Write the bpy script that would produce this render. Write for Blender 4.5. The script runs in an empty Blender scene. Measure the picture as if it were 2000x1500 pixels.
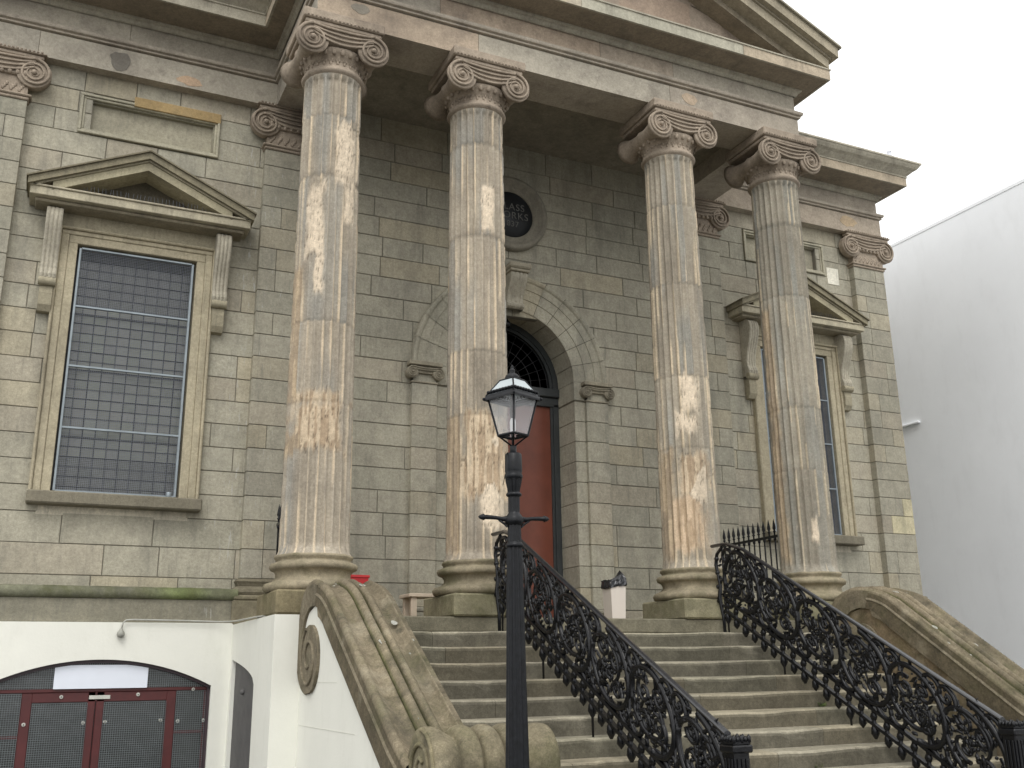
import bpy, math, random
from mathutils import Vector, Matrix
SC = bpy.context.scene
COL = SC.collection
PI = math.pi
sin, cos = math.sin, math.cos

# ------------------------------------------------------------------ camera
yaw, pitch, roll = math.radians(25.3234), math.radians(15.9356), math.radians(-0.7623)
fw = Vector((sin(yaw)*cos(pitch), cos(yaw)*cos(pitch), sin(pitch)))
rt = Vector((cos(yaw), -sin(yaw), 0)); up = rt.cross(fw)
rr = rt*cos(roll) + up*sin(roll); uu = -rt*sin(roll) + up*cos(roll)
CAM = Vector((-5.7895, -10.2083, -0.5485))
cd = bpy.data.cameras.new('camera'); cam = bpy.data.objects.new('camera', cd); COL.objects.link(cam)
cam.matrix_world = Matrix(((rr.x, uu.x, -fw.x, CAM.x), (rr.y, uu.y, -fw.y, CAM.y), (rr.z, uu.z, -fw.z, CAM.z), (0, 0, 0, 1)))
cd.sensor_width = 36; cd.lens = 36*1966.657/2000; cd.clip_end = 2000; cd.clip_start = .05
SC.camera = cam
# ------------------------------------------------------------------ sky, sun, exposure (overcast)
world = bpy.data.worlds.new('World'); SC.world = world; world.use_nodes = True
nt = world.node_tree; bg = nt.nodes['Background']
sky = nt.nodes.new('ShaderNodeTexSky'); sky.sky_type = 'NISHITA'; sky.sun_disc = False
SUN_EL, SUN_AZ = math.radians(52), math.radians(205)
sky.sun_elevation = SUN_EL; sky.sun_rotation = SUN_AZ; sky.air_density = 1.0; sky.dust_density = 6.0; sky.ozone_density = 1
hs = nt.nodes.new('ShaderNodeHueSaturation'); hs.inputs['Saturation'].default_value = 0.12
nt.links.new(sky.outputs[0], hs.inputs['Color'])
# an even bright cloud deck covers nearly all of the clear sky
cl = nt.nodes.new('ShaderNodeMix'); cl.data_type = 'RGBA'; cl.inputs[0].default_value = .86; cl.inputs[7].default_value = (7.8, 7.78, 7.72, 1)
nt.links.new(hs.outputs[0], cl.inputs[6]); nt.links.new(cl.outputs[2], bg.inputs['Color'])
bg.inputs['Strength'].default_value = 0.15
sl = bpy.data.lights.new('sun', 'SUN'); sl.energy = 0.6; sl.angle = math.radians(25); sl.color = (1, .97, .92)
so = bpy.data.objects.new('sun', sl); COL.objects.link(so)
sd = Vector((sin(SUN_AZ)*cos(SUN_EL), cos(SUN_AZ)*cos(SUN_EL), sin(SUN_EL)))   # towards the sun
so.rotation_euler = sd.to_track_quat('Z', 'Y').to_euler(); so.location = (-20, -30, 40)
SC.view_settings.view_transform = 'Standard'; SC.view_settings.look = 'None'
SC.view_settings.exposure = 0.58; SC.view_settings.gamma = 1

# ------------------------------------------------------------------ mesh helpers
def hash2(i, j, s):
    v = math.sin(i*127.1+j*311.7+s*74.7)*43758.5453; return v-math.floor(v)
def vn(x, y, s):
    i, j = math.floor(x), math.floor(y); u, v = x-i, y-j; u, v = u*u*(3-2*u), v*v*(3-2*v)
    return (hash2(i, j, s)*(1-u)+hash2(i+1, j, s)*u)*(1-v)+(hash2(i, j+1, s)*(1-u)+hash2(i+1, j+1, s)*u)*v
WHITE = (1, 1, 1)
class MB:
    def __init__(s, tone=WHITE): s.v = []; s.f = []; s.c = []; s.sm = []; s.tone = tone
    def add(s, vs, fs, tone=None, smooth=False):
        o = len(s.v); s.v += [tuple(v) for v in vs]
        for f in fs: s.f.append(tuple(i+o for i in f)); s.c.append(tone or s.tone); s.sm.append(smooth)
    def quad(s, a, b, c, d, tone=None): s.add([a, b, c, d], [(0, 1, 2, 3)], tone)
    def box(s, x0, x1, y0, y1, z0, z1, tone=None, bev=0):
        if x0 > x1: x0, x1 = x1, x0
        if y0 > y1: y0, y1 = y1, y0
        if z0 > z1: z0, z1 = z1, z0
        b = min(bev, (x1-x0)*.4, (y1-y0)*.4, (z1-z0)*.4)
        if b <= 0:
            vs = [(x, y, z) for z in (z0, z1) for y in (y0, y1) for x in (x0, x1)]
            s.add(vs, [(0, 2, 3, 1), (4, 5, 7, 6), (0, 1, 5, 4), (2, 6, 7, 3), (0, 4, 6, 2), (1, 3, 7, 5)], tone); return
        X, Y, Z = (x0, x0+b, x1-b, x1), (y0, y0+b, y1-b, y1), (z0, z0+b, z1-b, z1)
        vs = []; ix = {}
        for i in range(2):
            for j in range(2):
                for k in range(2):
                    for ax in range(3):
                        p = [X[1+i], Y[1+j], Z[1+k]]
                        p[ax] = (X, Y, Z)[ax][3*(i, j, k)[ax]]
                        ix[(i, j, k, ax)] = len(vs); vs.append(tuple(p))
        fs = []
        g = lambda i, j, k, a: ix[(i, j, k, a)]
        for a in range(3):
            o1, o2 = [q for q in range(3) if q != a]
            for sd_ in (0, 1):
                r = []
                for (p, q) in ((0, 0), (1, 0), (1, 1), (0, 1)):
                    c = [0, 0, 0]; c[a] = sd_; c[o1] = p; c[o2] = q; r.append(g(*c, a))
                fs.append(tuple(r))
            for p in (0, 1):
                for q in (0, 1):
                    c0 = [0, 0, 0]; c0[o1] = p; c0[o2] = q; c1 = list(c0); c0[a] = 0; c1[a] = 1
                    fs.append((g(*c0, o1), g(*c1, o1), g(*c1, o2), g(*c0, o2)))
        for i in range(2):
            for j in range(2):
                for k in range(2): fs.append((g(i, j, k, 0), g(i, j, k, 1), g(i, j, k, 2)))
        s.add(vs, fs, tone)
    def lathe(s, prof, cx, cy, n=48, tone=None, ax='z', smooth=True, cz=0):
        """prof: list of (r, h). ax: axis direction; centre (cx, cy) for z; for 'y': (cx, cz), for 'x': (cy, cz)"""
        vs = []
        for (r, h) in prof:
            for i in range(n):
                a = 2*PI*i/n
                if ax == 'z': vs.append((cx+r*cos(a), cy+r*sin(a), h))
                elif ax == 'y': vs.append((cx+r*cos(a), h, cz+r*sin(a)))
                else: vs.append((h, cy+r*cos(a), cz+r*sin(a)))
        fs = []
        for j in range(len(prof)-1):
            for i in range(n):
                i2 = (i+1) % n; fs.append((j*n+i, j*n+i2, (j+1)*n+i2, (j+1)*n+i))
        s.add(vs, fs, tone, smooth)
        for j in (0, len(prof)-1):
            if prof[j][0] > 1e-4: s.add([vs[j*n+i] for i in range(n)], [tuple(range(n))], tone)
    def prism(s, poly, a0, a1, ax='x', tone=None):
        """poly of 2D points extruded along ax from a0 to a1. x: (y,z); y: (x,z); z: (x,y)"""
        def P(p, a): return (a, p[0], p[1]) if ax == 'x' else ((p[0], a, p[1]) if ax == 'y' else (p[0], p[1], a))
        n = len(poly); vs = [P(p, a0) for p in poly]+[P(p, a1) for p in poly]
        s.add(vs, [tuple(range(n)), tuple(range(2*n-1, n-1, -1))]+[(i, (i+1) % n, n+(i+1) % n, n+i) for i in range(n)], tone)
    def tube(s, pts, r, n=6, tone=None, closed=False):
        pts = [Vector(p) for p in pts]; m = len(pts)
        if m < 2: return
        rad = r if isinstance(r, (list, tuple)) else [r]*m
        vs = []; ref = None
        for i, p in enumerate(pts):
            t = (pts[min(i+1, m-1)]-pts[max(i-1, 0)])
            if t.length < 1e-9: t = Vector((0, 0, 1))
            t.normalize()
            if ref is None: ref = Vector((1, 0, 0)) if abs(t.x) < .9 else Vector((0, 1, 0))
            a = ref-t*ref.dot(t)
            if a.length < 1e-6: a = t.orthogonal()
            a.normalize(); b = t.cross(a); ref = a
            for k in range(n):
                q = 2*PI*k/n; vs.append(p+(a*cos(q)+b*sin(q))*rad[i])
        fs = [(i*n+k, i*n+(k+1) % n, (i+1)*n+(k+1) % n, (i+1)*n+k) for i in range(m-1) for k in range(n)]
        fs += [tuple(range(n)), tuple(range((m-1)*n, m*n))]
        s.add(vs, fs, tone, True)
    def ball(s, c, r, tone=None, n=8, sc=(1, 1, 1)):
        vs = [(c[0], c[1], c[2]-r*sc[2])]
        m = n//2
        for j in range(1, m):
            ph = -PI/2+PI*j/m
            for i in range(n):
                a = 2*PI*i/n; vs.append((c[0]+r*sc[0]*cos(ph)*cos(a), c[1]+r*sc[1]*cos(ph)*sin(a), c[2]+r*sc[2]*sin(ph)))
        vs.append((c[0], c[1], c[2]+r*sc[2])); L = len(vs)-1
        fs = [(0, 1+(i+1) % n, 1+i) for i in range(n)]
        for j in range(m-2):
            for i in range(n): fs.append((1+j*n+i, 1+j*n+(i+1) % n, 1+(j+1)*n+(i+1) % n, 1+(j+1)*n+i))
        fs += [(1+(m-2)*n+i, 1+(m-2)*n+(i+1) % n, L) for i in range(n)]
        s.add(vs, fs, tone, True)
    def build(s, name, mat, parent=None, label=None):
        me = bpy.data.meshes.new(name); me.from_pydata(s.v, [], s.f)
        at = me.color_attributes.new('tone', 'FLOAT_COLOR', 'CORNER')
        buf = []
        for p, c in zip(me.polygons, s.c):
            if isinstance(c, list):
                for q in c: buf += [q[0], q[1], q[2], 1]
            else: buf += [c[0], c[1], c[2], 1]*p.loop_total
        at.data.foreach_set('color', buf)
        me.polygons.foreach_set('use_smooth', s.sm)
        me.materials.append(mat); me.update()
        o = bpy.data.objects.new(name, me); COL.objects.link(o)
        if parent: setparent(o, parent)
        if label: o['label'] = label
        return o
def wmat(o):
    m = Matrix.Translation(o.location)
    return wmat(o.parent) @ o.matrix_parent_inverse @ m if o.parent else m
def setparent(o, p): o.parent = p; o.matrix_parent_inverse = wmat(p).inverted()
def tag(o, label, cat, group=None, kind=None):
    if kind: o['kind'] = kind
    if label: o['label'] = label
    if cat: o['category'] = cat
    if group: o['group'] = group
    return o
def thing(name, label, cat, loc, group=None):
    o = bpy.data.objects.new(name, None); COL.objects.link(o); o.location = loc; o.empty_display_size = .2
    return tag(o, label, cat, group)
def copy_tree(o, parent=None, dx=(0, 0, 0)):
    c = o.copy(); COL.objects.link(c); c.parent = parent
    if parent is not None: c.matrix_parent_inverse = o.matrix_parent_inverse.copy()
    c.location = Vector(c.location)+Vector(dx)
    for ch in list(o.children): copy_tree(ch, c)
    return c

# ------------------------------------------------------------------ materials
def newmat(name):
    m = bpy.data.materials.new(name); m.use_nodes = True
    return m, m.node_tree, m.node_tree.nodes['Principled BSDF']
def mk(nt, t, **kw):
    n = nt.nodes.new(t)
    for k, v in kw.items(): setattr(n, k, v)
    return n
def noise(nt, pos, scale, detail=4, rough=.55, st=None):
    n = mk(nt, 'ShaderNodeTexNoise'); n.inputs['Scale'].default_value = scale; n.inputs['Detail'].default_value = detail; n.inputs['Roughness'].default_value = rough
    if st:
        mp = mk(nt, 'ShaderNodeMapping'); mp.inputs['Scale'].default_value = st; nt.links.new(pos, mp.inputs[0]); pos = mp.outputs[0]
    nt.links.new(pos, n.inputs['Vector']); return n.outputs['Fac']
def rng(nt, val, a, b, c, d):
    n = mk(nt, 'ShaderNodeMapRange'); n.inputs[1].default_value = a; n.inputs[2].default_value = b; n.inputs[3].default_value = c; n.inputs[4].default_value = d
    nt.links.new(val, n.inputs[0]); return n.outputs[0]
def mixc(nt, fac, a, b, mode='MIX'):
    n = mk(nt, 'ShaderNodeMix', data_type='RGBA', blend_type=mode)
    for sck, v in ((n.inputs[0], fac), (n.inputs[6], a), (n.inputs[7], b)):
        if hasattr(v, 'is_linked'): nt.links.new(v, sck)
        elif isinstance(v, (int, float)): sck.default_value = v
        else: sck.default_value = (v[0], v[1], v[2], 1)
    return n.outputs[2]
def stone(name, base, var=.3, stain=.35, stain_col=(.07, .065, .05), moss=0, rough=.92, bump=1.0, streak=True, light=.0, light_col=(.55, .5, .42), grain=.16, drop=False):
    m, nt, b = newmat(name)
    geo = mk(nt, 'ShaderNodeNewGeometry'); pos = geo.outputs['Position']
    at = mk(nt, 'ShaderNodeAttribute', attribute_name='tone')
    c = mixc(nt, 1.0, at.outputs['Color'], base, 'MULTIPLY')
    def mul(c, v):
        cb = mk(nt, 'ShaderNodeCombineColor')
        for i in range(3): nt.links.new(v, cb.inputs[i])
        return mixc(nt, 1.0, c, cb.outputs[0], 'MULTIPLY')
    c = mul(c, rng(nt, noise(nt, pos, .9, 5), .3, .7, 1-var, 1+var))
    c = mul(c, rng(nt, noise(nt, pos, 7, 8, .72), .3, .7, 1-var*1.0, 1+var*1.0))
    c = mul(c, rng(nt, noise(nt, pos, 30, 6, .75), .3, .7, 1-grain*1.2, 1+grain*1.2))
    if light: c = mixc(nt, rng(nt, noise(nt, pos, 2.6, 6, .6), .56, .66, 0, light), c, light_col)
    if stain:
        s1 = noise(nt, pos, 1.5, 7, .62, (2.2, 2.2, .55) if streak else None)
        c = mixc(nt, rng(nt, s1, .5, .72, 0, stain), c, stain_col)
        s2 = noise(nt, pos, 5.5, 8, .72, (3.5, 3.5, .35) if streak else None)
        c = mixc(nt, rng(nt, s2, .54, .7, 0, stain*.8), c, stain_col)
    if moss:
        c = mixc(nt, rng(nt, noise(nt, pos, 3.1, 8, .7), .48, .66, 0, moss), c, (.085, .09, .035))
    if drop:   # pale streaks of droppings around the left portico pilaster
        sx = mk(nt, 'ShaderNodeSeparateXYZ'); nt.links.new(pos, sx.inputs[0])
        w1 = rng(nt, sx.outputs[0], -4.3, -3.7, 0, 1); w2 = rng(nt, sx.outputs[0], -2.9, -2.7, 1, 0)
        n_ = rng(nt, noise(nt, pos, 9, 4, .6, (3.2, 3.2, .42)), .63, .70, 0, .6)
        a1 = mk(nt, 'ShaderNodeMath', operation='MULTIPLY'); nt.links.new(w1, a1.inputs[0]); nt.links.new(w2, a1.inputs[1])
        a2 = mk(nt, 'ShaderNodeMath', operation='MULTIPLY'); nt.links.new(a1.outputs[0], a2.inputs[0]); nt.links.new(n_, a2.inputs[1])
        c = mixc(nt, a2.outputs[0], c, (.5, .5, .48))
    c = mul(c, rng(nt, noise(nt, pos, 95, 3, .7), .25, .75, 1-grain, 1+grain))
    nt.links.new(c, b.inputs['Base Color']); b.inputs['Roughness'].default_value = rough
    b.inputs['Specular IOR Level'].default_value = .2
    b1 = mk(nt, 'ShaderNodeBump'); b1.inputs['Strength'].default_value = .5*bump; b1.inputs['Distance'].default_value = .012
    nt.links.new(noise(nt, pos, 22, 8, .7), b1.inputs['Height'])
    nt.links.new(b1.outputs[0], b.inputs['Normal'])
    return m
def plain(name, col, rough=.5, metal=0, var=.15, scale=6, bump=0, spec=.5, dirt=0, dirt_col=(.1, .09, .07)):
    m, nt, b = newmat(name)
    geo = mk(nt, 'ShaderNodeNewGeometry'); pos = geo.outputs['Position']
    at = mk(nt, 'ShaderNodeAttribute', attribute_name='tone')
    c = mixc(nt, 1.0, at.outputs['Color'], col, 'MULTIPLY')
    c2 = mixc(nt, rng(nt, noise(nt, pos, scale, 6, .65), .3, .7, 0, 1), mixc(nt, 1., c, (1-var,)*3, 'MULTIPLY'), mixc(nt, 1., c, (1+var,)*3, 'MULTIPLY'))
    if dirt: c2 = mixc(nt, rng(nt, noise(nt, pos, 2.2, 7, .68, (2, 2, .6)), .52, .75, 0, dirt), c2, dirt_col)
    nt.links.new(c2, b.inputs['Base Color']); b.inputs['Roughness'].default_value = rough; b.inputs['Metallic'].default_value = metal
    b.inputs['Specular IOR Level'].default_value = spec
    if bump:
        b1 = mk(nt, 'ShaderNodeBump'); b1.inputs['Strength'].default_value = bump; b1.inputs['Distance'].default_value = .006
        nt.links.new(noise(nt, pos, 30, 6, .7), b1.inputs['Height']); nt.links.new(b1.outputs[0], b.inputs['Normal'])
    return m
M = {}
M['wall'] = stone('weathered_sandstone', (.375, .352, .278), var=.14, stain=.42, stain_col=(.115, .115, .105), drop=True)
M['entab'] = stone('dressed_sandstone', (.40, .355, .29), var=.15, stain=.5, stain_col=(.13, .11, .095), streak=False)
M['trim'] = stone('moulded_sandstone', (.40, .37, .295), var=.14, stain=.45, stain_col=(.1, .09, .075))
M['col'] = stone('column_sandstone', (.36, .322, .265), var=.14, stain=.3, stain_col=(.14, .115, .09), bump=1.3)
M['cap'] = stone('capital_sandstone', (.33, .275, .215), var=.18, stain=.6, stain_col=(.09, .07, .055), streak=False)
M['step'] = stone('step_sandstone', (.185, .170, .130), var=.2, stain=.5, stain_col=(.075, .07, .052), streak=False, light=.15, light_col=(.3, .28, .2), grain=.2)
M['coping'] = stone('lichened_sandstone', (.19, .163, .115), var=.26, stain=.85, stain_col=(.05, .047, .035), moss=.35, streak=False, light=.28, grain=.26, light_col=(.42, .38, .28), bump=.9)
M['base'] = stone('mossy_sandstone', (.27, .24, .175), var=.24, stain=.45, stain_col=(.1, .09, .065), moss=.4, streak=False, bump=1.4)
M['green'] = stone('moss_covered_sandstone', (.17, .165, .125), var=.25, stain=.6, stain_col=(.06, .06, .05), moss=.6, streak=False)
M['mortar'] = plain('mortar', (.19, .178, .145), .95)
M['white'] = plain('white_masonry_paint', (.76, .76, .69), .75, var=.035, scale=1.5, bump=.35, dirt=.22, dirt_col=(.5, .5, .42))
M['iron'] = plain('black_gloss_iron', (.006, .0065, .008), .27, var=.4, scale=20, bump=.3, spec=.35)
M['railtop'] = plain('polished_black_iron', (.012, .013, .016), .24, var=.3, scale=20, bump=.15, spec=.9)
M['steel'] = plain('galvanised_steel', (.27, .31, .335), .5, .4)
M['wire'] = plain('grey_wire', (.10, .11, .13), .6)
M['lead'] = plain('lead_came', (.035, .037, .04), .6)
M['door'] = plain('red_brown_paint', (.16, .046, .026), .4, var=.18, scale=3, dirt=.3, dirt_col=(.08, .03, .02))
M['maroon'] = plain('maroon_paint', (.075, .012, .012), .45, var=.2)
M['purple'] = plain('dark_trim_paint', (.035, .02, .026), .5)
M['darkwood'] = plain('dark_painted_wood', (.03, .034, .035), .45, var=.25)
M['board'] = plain('white_board', (.72, .76, .84), .5, var=.02)
M['groove'] = plain('grey_boarding', (.10, .097, .095), .7)
M['plate'] = plain('cast_plaque', (.02, .022, .025), .5)
M['letter'] = plain('worn_lettering', (.13, .13, .12), .7)
M['cream'] = plain('cream_plastic', (.66, .60, .53), .45, var=.03, dirt=.1)
M['bag'] = plain('black_polythene', (.02, .022, .026), .25, spec=.8)
M['redp'] = plain('red_plastic', (.62, .02, .025), .4, var=.05)
M['creamp'] = plain('cream_painted_wood', (.62, .52, .40), .6)
M['render'] = plain('pale_render', (.84, .86, .88), .85, var=.04, scale=.5, bump=.2, dirt=.1, dirt_col=(.42, .42, .42))  # white render, brightened further to paint in the washed-out glare
M['pave'] = stone('pavement', (.12, .118, .113), streak=False)
M['bird'] = plain('pale_feathers', (.6, .62, .68), .8)
M['cable'] = plain('grey_plastic', (.42, .42, .38), .6)
M['leadflat'] = plain('lead_sheet', (.12, .13, .13), .7)
M['lpaint'] = plain('weathered_black_paint', (.007, .008, .010), .36, var=.5, scale=25, bump=.4, spec=.25)
def glassmat(name, col, rough=.12, alpha=1.0):
    m, nt, b = newmat(name); b.inputs['Base Color'].default_value = (*col, 1); b.inputs['Roughness'].default_value = rough
    b.inputs['Specular IOR Level'].default_value = .9; b.inputs['Alpha'].default_value = alpha
    at = mk(nt, 'ShaderNodeAttribute', attribute_name='tone'); nt.links.new(mixc(nt, 1.0, at.outputs['Color'], col, 'MULTIPLY'), b.inputs['Base Color'])
    geo = mk(nt, 'ShaderNodeNewGeometry'); bb = mk(nt, 'ShaderNodeBump'); bb.inputs['Strength'].default_value = .25; bb.inputs['Distance'].default_value = .01
    nt.links.new(noise(nt, geo.outputs['Position'], 7, 2), bb.inputs['Height']); nt.links.new(bb.outputs[0], b.inputs['Normal'])
    return m
M['glass'] = glassmat('reflection_toned_glass', (.20, .215, .185), .25)  # pale base colour stands in for sky reflected in the panes
M['glassdark'] = glassmat('dark_glass', (.035, .04, .042), .15)
M['glassdoor'] = glassmat('door_glass', (.025, .027, .026), .2)
M['glasslamp'] = glassmat('dirty_lantern_glass', (.62, .64, .66), .3, .28)
M['glassroof'] = glassmat('lantern_roof_glass', (.55, .62, .64), .3, .75)

R = random.Random(5)
def tone(a, amt=.12, pal=None, rnd=R):
    p = (pal or [(1, 1, 1)])[rnd.randrange(len(pal or [1]))]
    k = 1+rnd.uniform(-amt, amt)
    return (a[0]*p[0]*k, a[1]*p[1]*k, a[2]*p[2]*k)
PAL = [(1, 1, 1)]*6+[(.96, .96, .97), (1.03, 1.0, .96), (.92, .93, .93), (1.05, 1.01, .95), (1.0, .97, .96), (.96, .97, .98)]
PALPINK = [(1, 1, 1), (1.06, .97, .90), (1.02, .98, .95), (1.05, .96, .90), (.93, .96, .97), (.97, 1, 1)]
W = 1.96
# ashlar wall in a plane y=const (face towards -y): real blocks standing proud of a recessed mortar bed
def ashlar(mb, bed, x0, x1, rows, y, lens=(.45, .95), seed=1, holes=None, pal=PAL, gap=.009, rec=.012, amt=.06, depth=.10, special=None):
    rd = random.Random(seed)
    for ri in range(len(rows)-1):
        z0, z1 = rows[ri], rows[ri+1]; zm = (z0+z1)/2
        segs = [(x0, x1)]
        for h in (holes or []):
            hs_ = h(z0, z1)
            if not hs_: continue
            ns = []
            for (a, b) in segs:
                if hs_[1] <= a or hs_[0] >= b: ns.append((a, b)); continue
                if hs_[0]-a > .02: ns.append((a, hs_[0]))
                if b-hs_[1] > .02: ns.append((hs_[1], b))
            segs = ns
        for (a, b) in segs:
            bed.box(a, b, y+rec, y+rec+depth, z0, z1)
        cuts = []; x = x0-rd.uniform(0, lens[1])
        while x < x1+lens[1]: cuts.append(x); x += rd.uniform(*lens)
        for (a, b) in segs:
            cs = [a]+[c for c in cuts if a+.13 < c < b-.13]+[b]
            for i in range(len(cs)-1):
                p, q = cs[i], cs[i+1]; g = gap/2; yy = y+rd.uniform(-.002, .002); e = .004
                j = [rd.uniform(-.0025, .0025) for _ in range(8)]
                t = tone((1, 1, 1), amt, pal, rd)
                if special:
                    s_ = special(p, q, z0, z1)
                    if s_: t = s_
                A = [(p+g, y+rec, z0+g), (q-g, y+rec, z0+g), (q-g, y+rec, z1-g), (p+g, y+rec, z1-g)]
                B = [(p+g+e+j[0], yy, z0+g+e+j[1]), (q-g-e+j[2], yy, z0+g+e+j[3]), (q-g-e+j[4], yy, z1-g-e+j[5]), (p+g+e+j[6], yy, z1-g-e+j[7])]
                mb.add(A+B, [(4, 5, 6, 7), (0, 1, 5, 4), (1, 2, 6, 5), (2, 3, 7, 6), (3, 0, 4, 7)], t)
def rect_hole(a, b, c, d): return lambda z0, z1: (a, b) if (z0+z1)/2 > c and (z0+z1)/2 < d else None

# ================================================================== SETTING
g = MB(); g.quad((-300, -300, -2.17), (300, -300, -2.17), (300, 400, -2.17), (-300, 400, -2.17))
tag(g.build('ground', M['pave']), None, None, kind='structure')

# ================================================================== BUILDING
BLD = thing('classical_building', 'weathered sandstone hall with a columned portico and carved capitals', 'building', (0, 1, -2.17))
WROWS = [.40, .53, .87, 1.21]+[1.21+.29*k for k in range(1, 20)]
WROWS = [z for z in WROWS if z < 6.65]+[6.74]
IROWS = [0, .24]+[.24+.29*k for k in range(1, 23)]
IROWS = [z for z in IROWS if z < 6.65]+[6.99]
WIN = (4.35, 5.71, 1.42, 4.395)      # |x| range, z range of the window openings

# wing walls
def special_left(p, q, z0, z1):
    if z0 < .5: return tone((.95, .9, .82), .15)
    return None
for sgn in (-1, 1):
    mb, bed = MB(), MB((.9, .9, .9))
    xa, xb = sorted((sgn*2.95, sgn*8.9 if sgn < 0 else 7.06))
    wx0, wx1 = sorted((sgn*WIN[0], sgn*WIN[1]))
    ashlar(mb, bed, xa, xb, WROWS, W, (.5, 1.15), 11+sgn, [rect_hole(wx0-.1, wx1+.1, WIN[2]-.1, WIN[3]+.05), rect_hole(sgn*4.96-.76, sgn*4.96+.76, 5.92, 6.33)], gap=.007)
    w = mb.build('wing_wall', M['wall'], BLD)
    bed.build('mortar_bed', M['mortar'], w)
# inner wall behind the columns, with the round arched doorway
DX = -.03; SPR = 3.43
def arch_hole(z0, z1):
    dz = (z0+z1)/2-SPR
    if dz < 0: return (DX-1.2, DX+1.2)
    if dz < 1.0: h = math.sqrt(1.23**2-dz*dz); return (DX-h, DX+h)
    return None
def disc_hole(z0, z1):
    dz = abs((z0+z1)/2-5.84)
    return (DX-.3, DX+.3) if dz < .3 else None
mb, bed = MB(), MB()
ashlar(mb, bed, -2.95, 2.95, IROWS, W+.0, (.5, 1.15), 4, [arch_hole, disc_hole], gap=.009, amt=.04)
w = mb.build('portico_wall', M['wall'], BLD); bed.build('mortar_bed', M['mortar'], w)
# body behind
mb = MB((.8, .8, .8)); mb.box(-8.9, 7.0, W+.75, W+1.0, -2.17, 7.5); mb.box(6.9, 7.05, W+.1, 9, -2.17, 7.5); mb.build('rear_wall', M['wall'], BLD)
mb = MB((.5, .5, .52)); mb.box(-8.9, 7.0, W+.2, 9, 7.5, 7.7); mb.build('roof_slab', M['leadflat'], BLD)

# ---- wide pilasters
def ionic_volute(mb, cx, y, cz, rad, mir, turns=2.6, depth=.05, n=26):
    """spiral ridge on a disc facing -y; mir=+1 unwinds from the top towards +x"""
    mb.lathe([(rad*.985, y+depth), (rad, y+depth*.4), (rad*.97, y+.012), (0.0001, y+.012)], cx, 0, 36, ax='y', cz=cz)
    m = int(n*turns); pts = []; rr_ = []
    for i in range(m+1):
        t = i/m; a = PI/2-mir*turns*2*PI*t
        r_ = rad*(1-.80*t**.86)*.94
        pts.append((cx+r_*cos(a), y+.008-.010*(1-t), cz+r_*sin(a))); rr_.append(.019*(1-.62*t)*rad/.19)
    mb.tube(pts, rr_, 6)
    mb.ball((cx, y-.004, cz), rad*.17, n=10)
def capital(mb, cx, cy, half=.35, yf=-.42, pil=False, rad=.19, cz=6.34, eggs=True):
    """Ionic capital. cy axis; yf relative front plane of the volutes"""
    y = cy+yf
    fronts = [(y, 1)] if pil else [(y, 1)]
    for s in (-1, 1):
        ionic_volute(mb, cx+s*half, y, cz, rad, s)
        # bolster running back from the volute
        back = cy+.06 if pil else cy-yf
        L = back-y
        prof = []
        for i in range(17):
            t = i/16; e = abs(2*t-1)
            r_ = (rad*(.50+.46*e**3.0) if e < .93 else rad*.97) if not pil else rad*.97
            if not pil and abs(t-.5) < .04: r_ += .014
            prof.append((r_, y+.03+(L-.03)*t))
        prof += [(0.0001, prof[-1][1])]
        mb.lathe([(0.0001, y+.03)]+prof, cx+s*half, 0, 28, ax='y', cz=cz)
    # canalis: sagging bands between the volutes
    N = 14
    for k, (dz, r_) in enumerate(((0.18, .016), (.145, .011), (.11, .011), (.075, .014))):
        pts = []
        for i in range(N+1):
            t = i/N; x = cx-half+2*half*t; sag = .075*(1-(2*t-1)**2)*(k/3.0*1.0+.3)
            pts.append((x, y+.004, cz+dz*rad/.19-sag))
        mb.tube(pts, r_, 6)
    vs = []; fs = []
    for i in range(N+1):
        t = i/N; x = cx-half+2*half*t; sag = .095*(1-(2*t-1)**2)
        for (zz, yy) in ((cz+rad*.98, y+.02), (cz+.07-sag, y+.02), (cz+.05-sag, y+.12), (cz+.05-sag, cy+.3 if not pil else cy+.05)):
            vs.append((x, yy, zz))
    for i in range(N):
        for k in range(3): a = i*4+k; fs.append((a, a+1, a+5, a+4))
    mb.add(vs, fs)
    # abacus
    ab = half+.09; top = 6.70
    yb = cy+.06 if pil else cy-yf
    mb.box(cx-ab, cx+ab, y+.0, yb, cz+rad*.97, cz+rad*.97+.05, bev=.01)
    mb.box(cx-ab-.03, cx+ab+.03, y-.03, yb+(.03 if not pil else 0), cz+rad*.97+.051, top, bev=.012)
    for i in range(int(2*ab/.045)):
        x = cx-ab+.02+i*.045; mb.ball((x, y-.028, cz+rad*.97+.075), .016, n=6)
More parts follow.
